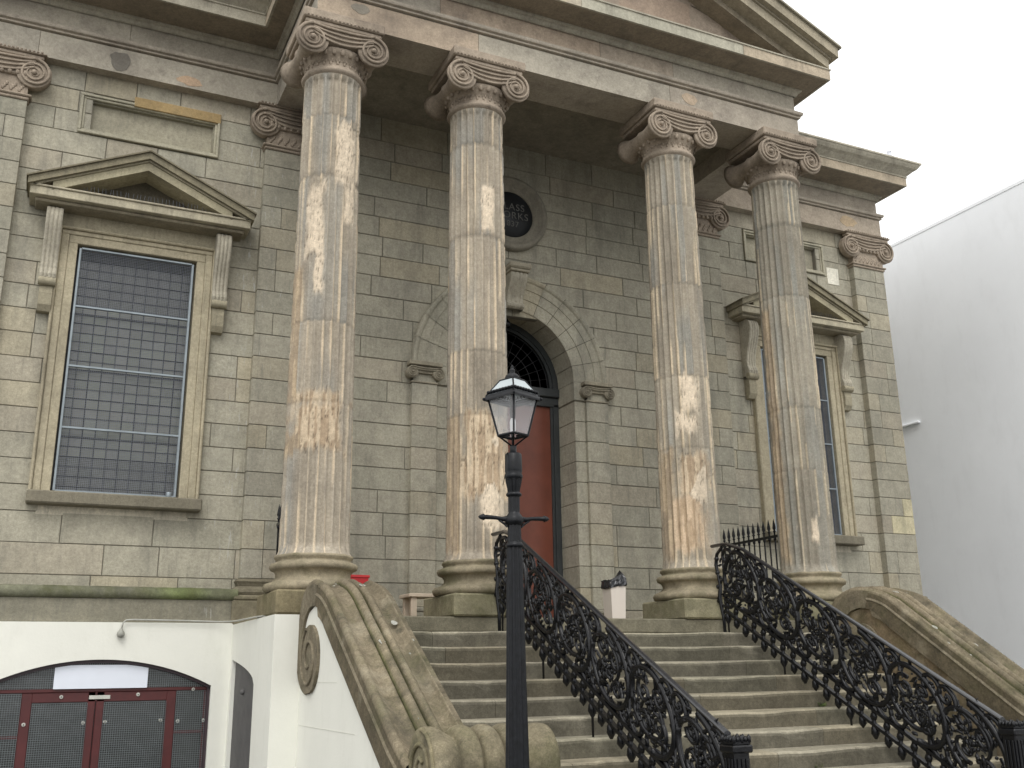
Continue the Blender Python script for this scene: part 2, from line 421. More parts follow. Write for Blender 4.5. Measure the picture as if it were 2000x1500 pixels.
def neck(mb, cx, cy, r, z0=6.03, z1=6.29):
    mb.lathe([(r, z0-.02), (r+.025, z0-.005), (r+.04, z0+.02), (r+.025, z0+.045), (r+.008, z0+.05), (r+.012, z0+.075), (r, z0+.085), (r-.005, z1-.12), (r+.01, z1-.10), (r+.02, z1-.085),
              (r+.05, z1-.04), (r+.075, z1), (r+.02, z1+.06)], cx, cy, 56)
    for i in range(24):                                     # egg moulding
        a = 2*PI*i/24; mb.ball((cx+(r+.05)*cos(a), cy+(r+.05)*sin(a), z1-.035), .036, n=8, sc=(.75, .75, 1.25))
    rd = random.Random(3)
    for i in range(26):                                     # carved leaf band on the necking
        a = 2*PI*i/26
        for dz, s in ((.03, 1), (.07, .8)):
            mb.ball((cx+(r-.002)*cos(a+.06*(dz > .05)), cy+(r-.002)*sin(a+.06*(dz > .05)), z0+.085+dz-.01), .022*s, n=6, sc=(.8, .8, 1.3))
        mb.tube([(cx+(r+.005)*cos(a+q*.08), cy+(r+.005)*sin(a+q*.08), z0+.095+.09*abs(q)) for q in (-1, -.5, 0, .5, 1)], .006, 4)

def pilaster(xc, hw, seed, label=None, right=None):
    mb = MB(); y = W-.12
    x0, x1 = xc-hw, xc+hw
    rows = [.53, .87, 1.21]+[1.21+.29*k for k in range(1, 17)]
    rows = [z for z in rows if z < 5.9]+[6.08]
    rd = random.Random(seed)
    bed = MB((.6, .6, .6)); bed.box(x0+.012, x1-.012, y+.012, W+.05, .4, 6.08)
    for i in range(len(rows)-1):
        z0, z1 = rows[i], rows[i+1]
        f = rd.choice([0, .35, .65, .3, .7])
        parts = [(x0, x1)] if f == 0 else [(x0, x0+(x1-x0)*f), (x0+(x1-x0)*f, x1)]
        for (a, b) in parts:
            t = tone((.92, .92, .92), .09, PAL, rd)
            if xc > 5 and z0 < 2.6 and rd.random() < .4: t = (1.45, 1.4, 1.2)
            mb.box(a+(.003 if a > x0 else 0), b-(.003 if b < x1 else 0), y, W+.03, z0+.004, z1-.004, t, bev=.005)
    p = mb.build('pilaster', M['wall'], BLD, label)
    bed.build('mortar_bed', M['mortar'], p)
    mb = MB()
    mb.box(x0-.015, x1+.015, y-.02, W+.04, 6.08, 6.12, bev=.01)
    mb.box(x0-.04, x1+.04, y-.04, W+.04, 6.121, 6.15, bev=.012)
    mb.box(x0+.01, x1-.01, y-.005, W+.04, 6.151, 6.38)
    rd2 = random.Random(seed)
    for i in range(7):
        cx = x0+.08+(x1-x0-.16)*i/6
        for k in range(3): mb.ball((cx+.02*(k-1), y-.006, 6.2+.03*k), .026, n=6, sc=(.8, .5, 1.3))
    mb.box(x0, x1, y-.04, W+.04, 6.381, 6.44, bev=.015)
    for i in range(8): mb.ball((x0+.06+(x1-x0-.12)*i/7, y-.04, 6.41), .034, n=8, sc=(.8, .8, 1.2))
    capital(mb, xc, y, .385, -.06, True, .195, 6.44)
    mb.build('capital', M['cap'], p)
    mb = MB((.62, .62, .6))
    prof = [(-.0, .53), (-.03, .52), (-.045, .495), (-.03, .47), (-.02, .44), (-.05, .43), (-.085, .40), (-.095, .37), (-.08, .34), (-.05, .335)]
    for i in range(len(prof)-1):
        (a, z1), (b, z0) = prof[i], prof[i+1]
        A = [(x0+a, y+a, z1), (x1-a, y+a, z1), (x1-a, W+.05, z1), (x0+a, W+.05, z1)]
        B = [(x0+b, y+b, z0), (x1-b, y+b, z0), (x1-b, W+.05, z0), (x0+b, W+.05, z0)]
        mb.add(A+B, [(0, 4, 5, 1), (1, 5, 6, 2), (0, 3, 7, 4)])
    mb.build('base', M['base'], p)
    return p
PW = [(-3.25, .36, 21), (-6.79, .35, 22), (3.25, .36, 23), (6.785, .345, 24)]
for xc, hw, sd_ in PW: pilaster(xc, hw, sd_)

# ---- plinth course of the left and right wings (mossy torus above a plain band)
for sgn in (-1, 1):
    xa, xb = sorted((sgn*3.64, sgn*8.9 if sgn < 0 else 7.15))
    mb = MB()
    mb.box(xa, xb, W-.2, W+.1, .02, .272, (.62, .62, .6), bev=.006); mb.build('plinth_band', M['wall'], BLD); mb = MB()
    prof = [(W+.05, .272), (W-.2, .272), (W-.235, .29), (W-.25, .335), (W-.235, .38), (W-.2, .402), (W-.08, .412), (W+.05, .415)]
    nx = 60
    vs = []; fs = []
    for i in range(nx+1):
        x = xa+(xb-xa)*i/nx
        for (yy, zz) in prof: vs.append((x, yy+R.uniform(-.003, .003), zz+R.uniform(-.003, .003)))
    m = len(prof)
    for i in range(nx):
        for k in range(m-1): fs.append((i*m+k, i*m+k+1, (i+1)*m+k+1, (i+1)*m+k))
    cl_ = []
    o_ = len(mb.v); mb.v += vs
    for f in fs:
        c_ = []
        for v_ in f:
            x_ = vs[v_][0]; g2 = max(0, 1-abs(x_+4.25)/.5)*.9 if sgn < 0 else 0; g2 = max(g2, .3*vn(x_*1.7, 1, 3)) if sgn < 0 else 0; q_ = .85+.3*vn(x_*3, vs[v_][2]*20, 5)
            c_.append((q_*(1+.0*g2), q_*(1+.28*g2), q_*(1-.4*g2)))
        mb.f.append(tuple(v_+o_ for v_ in f)); mb.c.append(c_); mb.sm.append(True)
    mb.build('plinth_course', M['green'] if sgn < 0 else M['base'], BLD)
# ---- plinth under the portico pilasters
for s in (-1, 1):
    mb = MB((.7, .7, .66)); a, b = sorted((s*3.70, s*2.82)); mb.box(a, b, W-.26, W+.02, .0, .27, bev=.01); mb.box(a+.01, b-.01, W-.25, W+.02, .272, .335, bev=.02)
    mb.build('pilaster_plinth', M['base'], BLD)

# ---- entablature, one moulded run per stretch: profile of (out, z) swept along a polyline of the plan
def sweep_h(mb, path, prof, closed=False, tones=None, seglen=None, seed=3):
    """path: list of (x, y), outward = right-hand side; prof: list of (offset outward, z)"""
    n = len(path); offs = []
    for i in range(n):
        d1 = (Vector(path[i])-Vector(path[i-1])).normalized() if i > 0 or closed else None
        d2 = (Vector(path[(i+1) % n])-Vector(path[i])).normalized() if i < n-1 or closed else None
        if d1 is None: d1 = d2
        if d2 is None: d2 = d1
        n1, n2 = Vector((d1.y, -d1.x)), Vector((d2.y, -d2.x)); m = (n1+n2)
        m = m/m.length; m = m/max(.3, m.dot(n1)); offs.append(m)
    rd = random.Random(seed)
    for i in range(n-1 if not closed else n):
        j = (i+1) % n; p, q = Vector(path[i]), Vector(path[j]); L = (q-p).length
        k = max(1, int(L/(seglen or 1.5))); cuts = [0]+[(c+rd.uniform(-.2, .2))/k for c in range(1, k)]+[1]
        for c in range(len(cuts)-1):
            for s in range(len(prof)-1):
                (o0, z0), (o1, z1) = prof[s], prof[s+1]
                tn = None
                if tones:
                    t_ = tones[s] if s < len(tones) else 0
                    if t_:
                        rd2 = random.Random((seed*131+i*17+c*7+t_*3)); tn = tone((1, 1, 1), .07, PALPINK, rd2)
                quad = []
                g_ = .002 if tones and tones[s] else 0
                for (tt, o, z) in ((cuts[c], o0, z0), (cuts[c+1], o0, z0), (cuts[c+1], o1, z1), (cuts[c], o1, z1)):
                    a = p+offs[i]*o; b = q+offs[j]*o; w = a+(b-a)*tt; quad.append((w.x, w.y, z))
                if tn:   # open joint: a thin dark slit between stones
                    a_, b_, c_, d_ = [Vector(v) for v in quad]; u = (b_-a_).normalized()*.004
                    if c > 0: mb.quad(a_-u*.5, a_+u, d_+u, d_-u*.5, (.3, .28, .25)); a_ = a_+u; d_ = d_+u
                    mb.quad(a_, b_, c_, d_, tn)
                else: mb.quad(*quad, tn or (1, 1, 1))
ARCH = [(-.45, 6.70), (0, 6.70), (0, 7.04)]
TAEN = [(0, 7.04), (-.02, 7.055), (.03, 7.06), (.036, 7.075), (.02, 7.08), (.02, 7.09), (.055, 7.10), (.062, 7.115), (.062, 7.145), (.03, 7.15), (-.02, 7.155)]
FRZ = [(-.02, 7.155), (-.02, 7.51)]
# architrave + frieze: wings stand at y=W-.15, the portico projects to y=-.30
PX = 3.51; WF = W-.15
FR = [(-8.9, WF), (-PX, WF), (-PX, -.30), (PX, -.30), (PX, WF), (7.14, WF), (7.14, 9)]
fr = FR
mb = MB(); sweep_h(mb, fr, [(0, 6.70), (0, 7.04)], tones=[1], seglen=1.9, seed=7)
# soffit of architrave over wings (narrow) and portico beams
mb.quad((-8.9, WF, 6.70), (-PX, WF, 6.70), (-PX, W+.1, 6.70), (-8.9, W+.1, 6.70)); mb.quad((PX, WF, 6.70), (7.14, WF, 6.70), (7.14, W+.1, 6.70), (PX, W+.1, 6.70))
BI = PX-.6
mb.quad((-PX, -.30, 6.70), (PX, -.30, 6.70), (BI, .30, 6.70), (-BI, .30, 6.70))
for s in (-1, 1): mb.quad((s*PX, -.30, 6.70), (s*BI, .30, 6.70), (s*BI, W+.02, 6.70), (s*PX, W+.02, 6.70))
mb.quad((-BI, .30, 6.70), (BI, .30, 6.70), (BI, .30, 6.98), (-BI, .30, 6.98))
for s in (-1, 1): mb.quad((s*BI, .30, 6.70), (s*BI, W+.02, 6.70), (s*BI, W+.02, 6.98), (s*BI, .30, 6.98))
mb.build('architrave', M['entab'], BLD)
mb = MB((.85, .8, .76)); sweep_h(mb, fr, [(0, 7.035), (-.02, 7.04), (-.02, 7.055)], seglen=2.5); mb.tone = (.85, .8, .76); sweep_h(mb, fr, TAEN[1:], seglen=2.5); mb.build('taenia_moulding', M['entab'], BLD)
mb = MB(); sweep_h(mb, fr, FRZ, tones=[2], seglen=1.5, seed=9); mb.build('frieze', M['entab'], BLD)
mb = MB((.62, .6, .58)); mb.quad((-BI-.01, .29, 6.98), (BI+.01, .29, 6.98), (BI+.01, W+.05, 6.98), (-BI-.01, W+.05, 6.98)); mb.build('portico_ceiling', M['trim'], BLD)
# horizontal cornice. wings: overhang .54; portico: .45 front, .27 sides
def cornice(mb, path, prof):
    sweep_h(mb, path, prof, seglen=2.0)
wing_c = [(0, 7.40), (.03, 7.43), (.05, 7.51)]
CP = [(-8.9, WF-.54), (-PX-.30, WF-.54), (-PX-.30, -.75), (PX+.27, -.75), (PX+.27, WF-.54), (7.32, WF-.54), (7.32, 9)]
mb = MB()
# soffit between frieze line and corona line
for i in range(6):
    a, b, c, d = FR[i], FR[i+1], CP[i+1], CP[i]
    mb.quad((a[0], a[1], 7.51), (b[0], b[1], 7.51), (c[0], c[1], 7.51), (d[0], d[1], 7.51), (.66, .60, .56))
bedm = [(0, 7.42), (.02, 7.43), (.035, 7.47), (.07, 7.485), (.07, 7.511)]
sweep_h(mb, FR, bedm)
sweep_h(mb, CP, [(-.06, 7.509), (-.06, 7.525), (-.03, 7.525), (-.03, 7.505), (0, 7.505), (0, 7.655), (.015, 7.66), (.015, 7.68), (-.05, 7.69)], seglen=1.6, tones=[0, 0, 0, 0, 1, 0, 0, 0], seed=15)
mb.build('cornice', M['trim'], BLD)
# cyma of the wings
mb = MB((.9, .86, .8))
cyma = [(.0, 7.68), (.02, 7.70), (.05, 7.725), (.09, 7.76), (.14, 7.79), (.17, 7.83), (.185, 7.86), (.2, 7.865), (.2, 7.895), (-.3, 7.93)]
sweep_h(mb, CP[:2], cyma); mb.build('cyma_moulding', M['trim'], BLD)
mb = MB((.9, .86, .8)); sweep_h(mb, CP[4:], cyma); mb.build('cyma_moulding', M['trim'], BLD)
mb = MB((.55, .55, .55))
mb.box(-8.9, -PX-.35, 1.62, 2.0, 7.9, 8.25); mb.build('parapet', M['leadflat'], BLD); mb = MB((.55, .55, .55)); mb.box(PX+.35, 6.9, 1.62, 2.0, 7.9, 8.22, bev=.01); mb.box(PX+.3, 6.93, 1.58, 2.05, 8.221, 8.26, bev=.01)
mb.build('parapet', M['leadflat'], BLD)
# portico pediment
mb = MB()
AP = 9.42; sl_ = (AP-7.69)/(PX+.27)
def rake(y0, y1, lo, hi, tn, zoff=0, xe=PX+.27):
    z_e = 7.69
    for s in (-1, 1):
        vs = []
        for (x, zz) in ((0, AP), (s*xe, AP-sl_*xe)):
            for y in (y0, y1):
                for dz in (lo, hi): vs.append((x, y, zz+dz))
        mb.add(vs, [(0, 1, 5, 4), (2, 6, 7, 3), (0, 4, 6, 2), (1, 3, 7, 5), (4, 5, 7, 6)], tn)
rake(-.75, 1.9, .0, .15, (1, .96, .9), xe=PX+.27)
rake(-.55, 1.9, -.10, .0, (.8, .75, .7), xe=PX+.10)
rake(-.78, 1.9, .152, .18, (.85, .82, .78), xe=PX+.29)
rake(-.86, 1.9, .182, .34, (.92, .88, .82), xe=PX+.36)
rake(-.90, 1.9, .342, .372, (.8, .8, .78), xe=PX+.40)
mb.build('raking_cornice', M['trim'], BLD)
mb = MB(); n = 12
rd = random.Random(8)
for i in range(n):
    for k in range(5):
        x0, x1 = -3.5+i*7/n, -3.5+(i+1)*7/n; z0, z1 = 7.66+k*.4, 7.66+(k+1)*.4
        top = lambda x: AP-sl_*abs(x)-.05
        if min(top(x0), top(x1)) <= z0+.01: 
            if max(top(x0), top(x1)) <= z0+.01: continue
        A = [(x0, -.28, z0), (x1, -.28, min(z0, 99)), (x1, -.28, max(z0, min(z1, top(x1)))), (x0, -.28, max(z0, min(z1, top(x0))))]
        mb.add(A, [(0, 1, 2, 3)], tone((.88, .82, .79), .06, [(1, 1, 1), (1.04, .98, .95)], rd))
mb.build('tympanum', M['entab'], BLD)

# ---- medallion with lettering
mb = MB()
prof = [(.355, W-.0), (.36, W-.035), (.38, W-.05), (.41, W-.045), (.43, W-.05), (.455, W-.075), (.48, W-.08), (.49, W-.11), (.53, W-.12), (.565, W-.10), (.575, W-.06), (.575, W+.02)]
mb.lathe(prof, DX, 0, 64, ax='y', cz=5.86, tone=(.62, .62, .62))
med = mb.build('medallion_rim', M['trim'], BLD)
mb = MB(); mb.lathe([(.37, W+.01), (.37, W-.02), (0.001, W-.02)], DX, 0, 64, ax='y', cz=5.86); mb.build('inscribed_disc', M['plate'], med)
def text_mesh(s, size, x, z, y, mat, parent, name):
    cu = bpy.data.curves.new(name, 'FONT'); cu.body = s; cu.size = size; cu.align_x = 'CENTER'; cu.align_y = 'CENTER'; cu.extrude = .004; cu.space_character = 1.12
    ob = bpy.data.objects.new(name, cu); COL.objects.link(ob)
    dg = bpy.context.evaluated_depsgraph_get(); me = bpy.data.meshes.new_from_object(ob.evaluated_get(dg))
    bpy.data.objects.remove(ob); 
    for v in me.vertices: v.co = Vector((x+v.co.x, y-v.co.z, z+v.co.y))
    at = me.color_attributes.new('tone', 'FLOAT_COLOR', 'CORNER'); at.data.foreach_set('color', [1.0]*(4*len(at.data)))
    me.materials.clear(); me.materials.append(mat)
    o = bpy.data.objects.new(name, me); COL.objects.link(o); setparent(o, parent); return o
text_mesh('GLASS', .15, DX, 5.985, W-.024, M['letter'], med, 'lettering')
text_mesh('WORKS', .15, DX, 5.85, W-.024, M['letter'], med, 'lettering')
text_mesh('1837', .12, DX, 5.715, W-.024, M['letter'], med, 'lettering')

# ---- doorway: pilasters with little Ionic caps, archivolt, keystone, reveal
mb = MB()
rd = random.Random(12)
rows = [.24]+[.24+.29*k for k in range(1, 11)]+[3.16]
for s in (-1, 1):
    mb = MB()
    for i in range(len(rows)-1):
        z0, z1 = rows[i], rows[i+1]
        if z1-z0 < .05: continue
        a, b = sorted((DX+s*1.14, DX+s*1.49)); t = tone((1, 1, 1), .06, PAL, rd)
        mb.box(a, b, W-.07, W+.05, z0+.004, z1-.004, t, bev=.004)
        a, b = sorted((DX+s*.97, DX+s*1.139)); t = tone((1, 1, 1), .06, PAL, rd)
        mb.box(a, b, W-.02, W+.62, z0+.004, z1-.004, t, bev=.004)
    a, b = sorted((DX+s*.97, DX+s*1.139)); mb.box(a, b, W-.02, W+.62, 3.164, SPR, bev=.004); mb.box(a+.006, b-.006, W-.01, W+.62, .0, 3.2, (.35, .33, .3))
    mb.box(a, b, W-.02, W+.62, .0, .236, bev=.004)
    a, b = sorted((DX+s*1.10, DX+s*1.53)); mb.box(a, b, W-.13, W+.05, 0, .17, (.8, .8, .78), bev=.008); mb.box(a+.02, b-.02, W-.11, W+.05, .172, .24, (.7, .7, .7), bev=.02)
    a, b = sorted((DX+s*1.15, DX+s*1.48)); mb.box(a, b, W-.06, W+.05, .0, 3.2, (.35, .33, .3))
    mb.box(a, b, W-.064, W+.05, 3.16, 3.36, bev=.004)
    drw = mb.build('door_pilaster', M['wall'], BLD)
    mb = MB((.8, .78, .74))
    cx = DX+s*1.315; y = W-.13
    mb.box(cx-.19, cx+.19, W-.085, W+.02, 3.14, 3.165, bev=.006)
    for q in (-1, 1): ionic_volute(mb, cx+q*.185, y, 3.275, .082, q, 2.2, .04, 18); mb.lathe([(.078, y+.03), (.078, W)], cx+q*.185, 0, 16, ax='y', cz=3.275)
    for dz, r_ in ((.06, .009), (.035, .008)):
        mb.tube([(cx-.185+.37*i/10, y+.005, 3.275+dz+.02-.02*(1-(i/5-1)**2)) for i in range(11)], r_, 5)
    mb.box(cx-.17, cx+.17, y+.03, W, 3.27, 3.37)
    mb.box(cx-.235, cx+.235, y-.01, W+.0, 3.372, 3.43, bev=.008)
    mb.build('impost_capital', M['trim'], drw)
# archivolt: voussoirs
mb = MB(); nv = 13
rd = random.Random(2)
for v in range(nv):
    a0, a1 = PI*v/nv, PI*(v+1)/nv; t = tone((1, 1, 1), .06, PAL, rd); g_ = .004
    prof = [(.97, W+.62), (.97, W-.015), (.985, W-.02), (1.15, W-.022), (1.155, W-.035), (1.30, W-.037), (1.305, W-.05), (1.41, W-.052), (1.43, W-.075), (1.455, W-.085), (1.48, W-.085), (1.49, W-.06), (1.49, W+.02)]
    m = 5; vs = []; fs = []
    for i in range(m+1):
        a = a0+(a1-a0)*i/m
        for (r_, yy) in prof:
            aa = a+(g_/r_ if i == 0 else (-g_/r_ if i == m else 0)); vs.append((DX+r_*cos(aa), yy, SPR+r_*sin(aa)))
    L = len(prof)
    for i in range(m):
        for k in range(L-1): fs.append((i*L+k, i*L+k+1, (i+1)*L+k+1, (i+1)*L+k))
    mb.add(vs, fs, t)
    # joint
    for (aa) in (a0,):
        vs = [(DX+.98*cos(aa-.008), W-.006, SPR+.98*sin(aa-.008)), (DX+1.48*cos(aa-.006), W-.006, SPR+1.48*sin(aa-.006)), (DX+1.48*cos(aa+.006), W-.006, SPR+1.48*sin(aa+.006)), (DX+.98*cos(aa+.008), W-.006, SPR+.98*sin(aa+.008))]
        mb.add(vs, [(0, 1, 2, 3)], (.2, .18, .15))
mb.build('archivolt', M['wall'], BLD)
# console block (fluted S scroll) used for keystone and window brackets
def console(mb, xc, hw, prof, nf=5, tn=(1, 1, 1), yw=W):
    """prof: (y, z) front outline top to bottom; flutes run down the front"""
    K = nf*6; 
    vs = []; fs = []
    for (y, z) in prof:
        for k in range(K+1):
            t = k/K; x = xc-hw+2*hw*t; d = .012*abs(sin(PI*nf*t)) if 0 < k < K else 0
            vs.append((x, y-d+.006, z))
    n_ = K+1
    for i in range(len(prof)-1):
        for k in range(K): fs.append((i*n_+k, (i+1)*n_+k, (i+1)*n_+k+1, i*n_+k+1))
    mb.add(vs, fs, tn, False)
    for s in (-1, 1):
        x = xc+s*hw
        for i in range(len(prof)-1):
            (a, b), (c, d) = prof[i], prof[i+1]; mb.quad((x, a+.006, b), (x, c+.006, d), (x, yw, d), (x, yw, b), tn)
def sprof(ztop, zbot, ytop, ymid, ybot, n=22):
    out = []
    for i in range(n+1):
        t = i/n; z = ztop+(zbot-ztop)*t
        if t < .16: y = ytop-.0+.10*(1-math.sqrt(max(0, 1-((.16-t)/.16)**2)))
        else:
            u = (t-.16)/.84; y = ytop+(ymid-ytop)*min(1, u*1.5)**1.0 if u < .66 else ymid
            y = ytop+(ymid-ytop)*(.5-.5*cos(PI*min(1, u/.7)))
            if u > .8: y = ymid-(ymid-ybot)*sin(PI*(u-.8)/.2)
        out.append((y, z))
    return out
mb = MB((.85, .83, .8))
console(mb, DX, .125, sprof(4.90, 4.36, W-.30, W-.14, W-.19), 4)
mb.box(DX-.17, DX+.17, W-.36, W, 4.901, 4.985, bev=.02); mb.box(DX-.15, DX+.15, W-.33, W, 4.86, 4.9, bev=.008)
mb.build('keystone', M['trim'], BLD)
# door leaf, frame, fanlight
D = W+.46
mb = MB()
for s in (-1, 1):
    a, b = sorted((DX+s*.97, DX+s*.885)); mb.box(a, b, D, D+.08, 0, 3.2, bev=.006)
    a, b = sorted((DX+s*.884, DX+s*.845)); mb.box(a, b, D+.02, D+.08, 0, 3.2, bev=.004)
mb.box(DX-.97, DX+.97, D-.04, D+.08, 3.30, 3.43, bev=.012); mb.box(DX-.97, DX+.97, D-.0, D+.08, 3.16, 3.298, bev=.008)
nA = 30
for (r0, r1, y0) in ((.885, .97, D-.0), (.84, .884, D+.02)):
    for i in range(nA):
        a0, a1 = PI*i/nA, PI*(i+1)/nA
        P = lambda r_, a, y: (DX+r_*cos(a), y, SPR+r_*sin(a))
        mb.add([P(r0, a0, y0), P(r1, a0, y0), P(r1, a1, y0), P(r0, a1, y0), P(r0, a0, D+.08), P(r0, a1, D+.08)], [(0, 1, 2, 3), (0, 3, 5, 4)])
dfr = mb.build('door_frame', M['darkwood'], BLD)
mb = MB(); mb.box(DX-.845, DX+.845, D+.05, D+.10, 0, 3.17)
for s in (-1, 1):
    a, b = sorted((DX+s*.012, DX+s*.40)); 
mb.box(DX-.006, DX+.006, D+.035, D+.05, 0, 3.165, (.4, .4, .4))
mb.build('door', M['door'], BLD, 'plain red brown double door')
mb = MB(); mb.lathe([(.86, D+.06), (0.001, D+.06)], DX, 0, 64, ax='y', cz=SPR); fan = mb.build('fanlight', M['glassdark'], BLD)
mb = MB((.7, .7, .7)); y = D+.052
for r_ in (.22, .40, .55, .70, .82): mb.tube([(DX+r_*cos(PI*i/36), y, SPR+r_*sin(PI*i/36)) for i in range(37)], .0055, 4)
for i in range(1, 16):
    a = PI*i/16; mb.tube([(DX+.22*cos(a), y, SPR+.22*sin(a)), (DX+.82*cos(a), y, SPR+.82*sin(a))], .005, 4)
for i in range(1, 6): mb.tube([(DX, y, SPR), (DX+.22*cos(PI*i/6), y, SPR+.22*sin(PI*i/6))], .005, 4)
mb.build('leading', M['lead'], fan)
mb = MB(); mb.tube([(DX, W+.16, 4.40), (DX, W+.16, 4.30)], .01, 6); mb.lathe([(.001, 4.17), (.05, 4.185), (.065, 4.22), (.05, 4.26), (.02, 4.30), (.001, 4.31)], DX, W+.16, 16)
tag(mb.build('hanging_lamp', M['iron']), 'small black globe lamp hanging under the door arch', 'lamp')

# ---- windows
def window(sgn):
    xc = sgn*5.03; x0, x1 = xc-.682, xc+.682; z0, z1 = WIN[2], WIN[3]
    mb = MB(); F = W-.055
    tn = (1.02, .98, .88)
    wo = .22
    # surround: moulded jambs and head
    for s in (-1, 1):
        e = x0 if s < 0 else x1
        a, b = sorted((e, e+s*.10)); mb.box(a, b, F+.02, W+.20, z0, z1, tn, bev=.006)
        a, b = sorted((e+s*.1005, e+s*.185)); mb.box(a, b, F+.005, W+.05, z0, z1+.1, tn, bev=.008)
        a, b = sorted((e+s*.1855, e+s*wo)); mb.box(a, b, F-.03, W+.05, z0, z1+.17, tn, bev=.012)
    mb.box(x0-.0995, x1+.0995, F+.02, W+.20, z1+.0005, z1+.10, tn, bev=.006)
    mb.box(x0-.184, x1+.184, F+.005, W+.05, z1+.1005, z1+.155, tn, bev=.008)
    mb.box(x0-wo-.02, x1+wo+.02, F-.03, W+.05, z1+.1555, z1+.19, tn, bev=.012)
    mb.box(x0-wo, x1+wo, W-.03, W+.05, z1+.1905, 4.80, (.9, .88, .8))
    win = mb.build('window', M['trim'], BLD)
    mb = MB((.5, .49, .46)); mb.box(x0-.23, x1+.25, W-.19, W+.21, z0-.14, z0-.001, bev=.015); mb.box(x0-.12, x1+.12, W+.0, W+.2, z0-.24, z0-.141, (1.4, 1.4, 1.4)); mb.build('sill', M['trim'], win)
    # pediment
    mb = MB(); yf = W-.36; xl, xr = xc-1.25, xc+1.25
    mb.box(xl+.06, xr-.06, yf+.08, W+.02, 4.76, 4.80, (.75, .72, .66), bev=.01)
    mb.box(xl, xr, yf, W+.02, 4.801, 4.90, (1.12, 1.1, 1.02), bev=.006); mb.box(xl-.02, xr+.02, yf-.02, W+.02, 4.9005, 4.925, (1.1, 1.08, 1.02), bev=.006)
    ap = 5.50
    def rk(ya, lo, hi, xe, tn):
        sl2 = (ap-4.925)/1.27
        for s in (-1, 1):
            vs = []
            for (x, zz) in ((xc, ap), (xc+s*xe, ap-sl2*xe)):
                for y in (ya, W+.02):
                    for dz in (lo, hi): vs.append((x, y, zz+dz))
            mb.add(vs, [(0, 1, 5, 4), (2, 6, 7, 3), (0, 4, 6, 2), (1, 3, 7, 5), (4, 5, 7, 6)], tn)
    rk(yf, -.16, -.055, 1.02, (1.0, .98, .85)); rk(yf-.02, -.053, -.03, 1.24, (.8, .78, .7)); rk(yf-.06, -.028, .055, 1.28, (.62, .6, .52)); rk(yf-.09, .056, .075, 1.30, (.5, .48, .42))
    pd = mb.build('pediment', M['trim'], win)
    mb = MB((.28, .27, .25)); mb.prism([(xc-1.15, 4.92), (xc+1.15, 4.92), (xc, 5.42)], W-.02, W+.03, 'y'); mb.build('pediment_recess', M['trim'], win)  # dark tone paints the shadow inside the pediment
    mb = MB(); rd = random.Random(5)
    for i in range(38):
        x = xc-.78+i*1.56/37; h = max(0.02, min(.095, (5.32-4.93)-.45*abs(x-xc)-.02))
        mb.tube([(x, yf+.04+rd.uniform(-.01, .01), 4.925), (x+rd.uniform(-.015, .015), yf+.04, 4.925+h)], .0022, 4)
    mb.box(xc-.8, xc+.8, yf+.03, yf+.05, 4.925, 4.93); mb.build('bird_spikes', M['wire'], win)
    for s in (-1, 1):
        mb = MB((.82, .8, .72)); bx = xc+s*.965
        console(mb, bx, .088, sprof(4.755, 3.84, W-.27, W-.13, W-.17), 4)
        mb.lathe([(.05, bx-.092), (.055, bx-.06), (.05, bx+.06), (.055, bx+.092)], 0, W-.125, 14, ax='x', cz=3.84)
        mb.prism([(W, 3.80), (W-.11, 3.79), (W-.13, 3.70), (W-.12, 3.56), (W-.08, 3.49), (W, 3.48)], bx-.07, bx+.07, 'x')
        mb.build('bracket', M['trim'], win)
    # glazing, set deep
    mb = MB(); rd = random.Random(40+sgn); nxl, nzl = 10, 26
    mb.box(x0-.05, x1+.05, W+.2, W+.205, z0, z1+.05, (.2, .2, .2))
    for i in range(nxl):
        for j in range(nzl):
            xa_, xb_ = x0+(x1-x0)*i/nxl, x0+(x1-x0)*(i+1)/nxl; za_, zb2 = z0+(z1-z0)*j/nzl, z0+(z1-z0)*(j+1)/nzl
            t1, t2 = rd.uniform(-.0014, .0014), rd.uniform(-.0014, .0014); k_ = rd.uniform(.85, 1.15); y_ = W+.187
            if j > 19 or j < 4: k_ *= .45  # darker end rows leave the painted reflection in mid window
            mb.quad((xa_, y_+t1+t2, za_), (xb_, y_-t1+t2, za_), (xb_, y_-t1-t2, zb2), (xa_, y_+t1-t2, zb2), (k_, k_*rd.uniform(.95, 1.03), k_*rd.uniform(.9, 1.0)))
    mb.build('glass', M['glass'], win)
    mb = MB(); y = W+.18
    nxl, nzl = 10, 26
    for i in range(1, nxl): x = x0+(x1-x0)*i/nxl; mb.box(x-.0055, x+.0055, y-.004, y+.004, z0, z1)
    for i in range(1, nzl): z = z0+(z1-z0)*i/nzl; h = .009 if i in (6, 7, 13, 19, 20) else .004; mb.box(x0, x1, y-.0045, y+.0045, z-h, z+h)
    mb.box(x0, x0+.03, y-.01, y+.01, z0, z1); mb.box(x1-.03, x1, y-.01, y+.01, z0, z1)
    mb.build('leading', M['lead'], win)
    # galvanised grille
    mb = MB(); y = W+.0; ga, gb, gz0, gz1 = x0+.035, x1-.04, z0+.03, z1-.035
    for x in (ga, gb): mb.box(x-.013, x+.013, y, y+.03, gz0, gz1, bev=.003)
    nb = 4
    for i in range(nb+1):
        z = gz0+(gz1-gz0)*i/nb; mb.box(ga+.013, gb-.013, y+.001, y+.029, z-.012, z+.012, bev=.003)
    gr = mb.build('window_grille', M['steel'], win)
    mb = MB((1.5, 1.5, 1.5)); yy = y+.024
    n = int((gb-ga)/.02)
    for i in range(1, n): x = ga+(gb-ga)*i/n; mb.box(x-.0016, x+.0016, yy-.0016, yy+.0016, gz0, gz1)
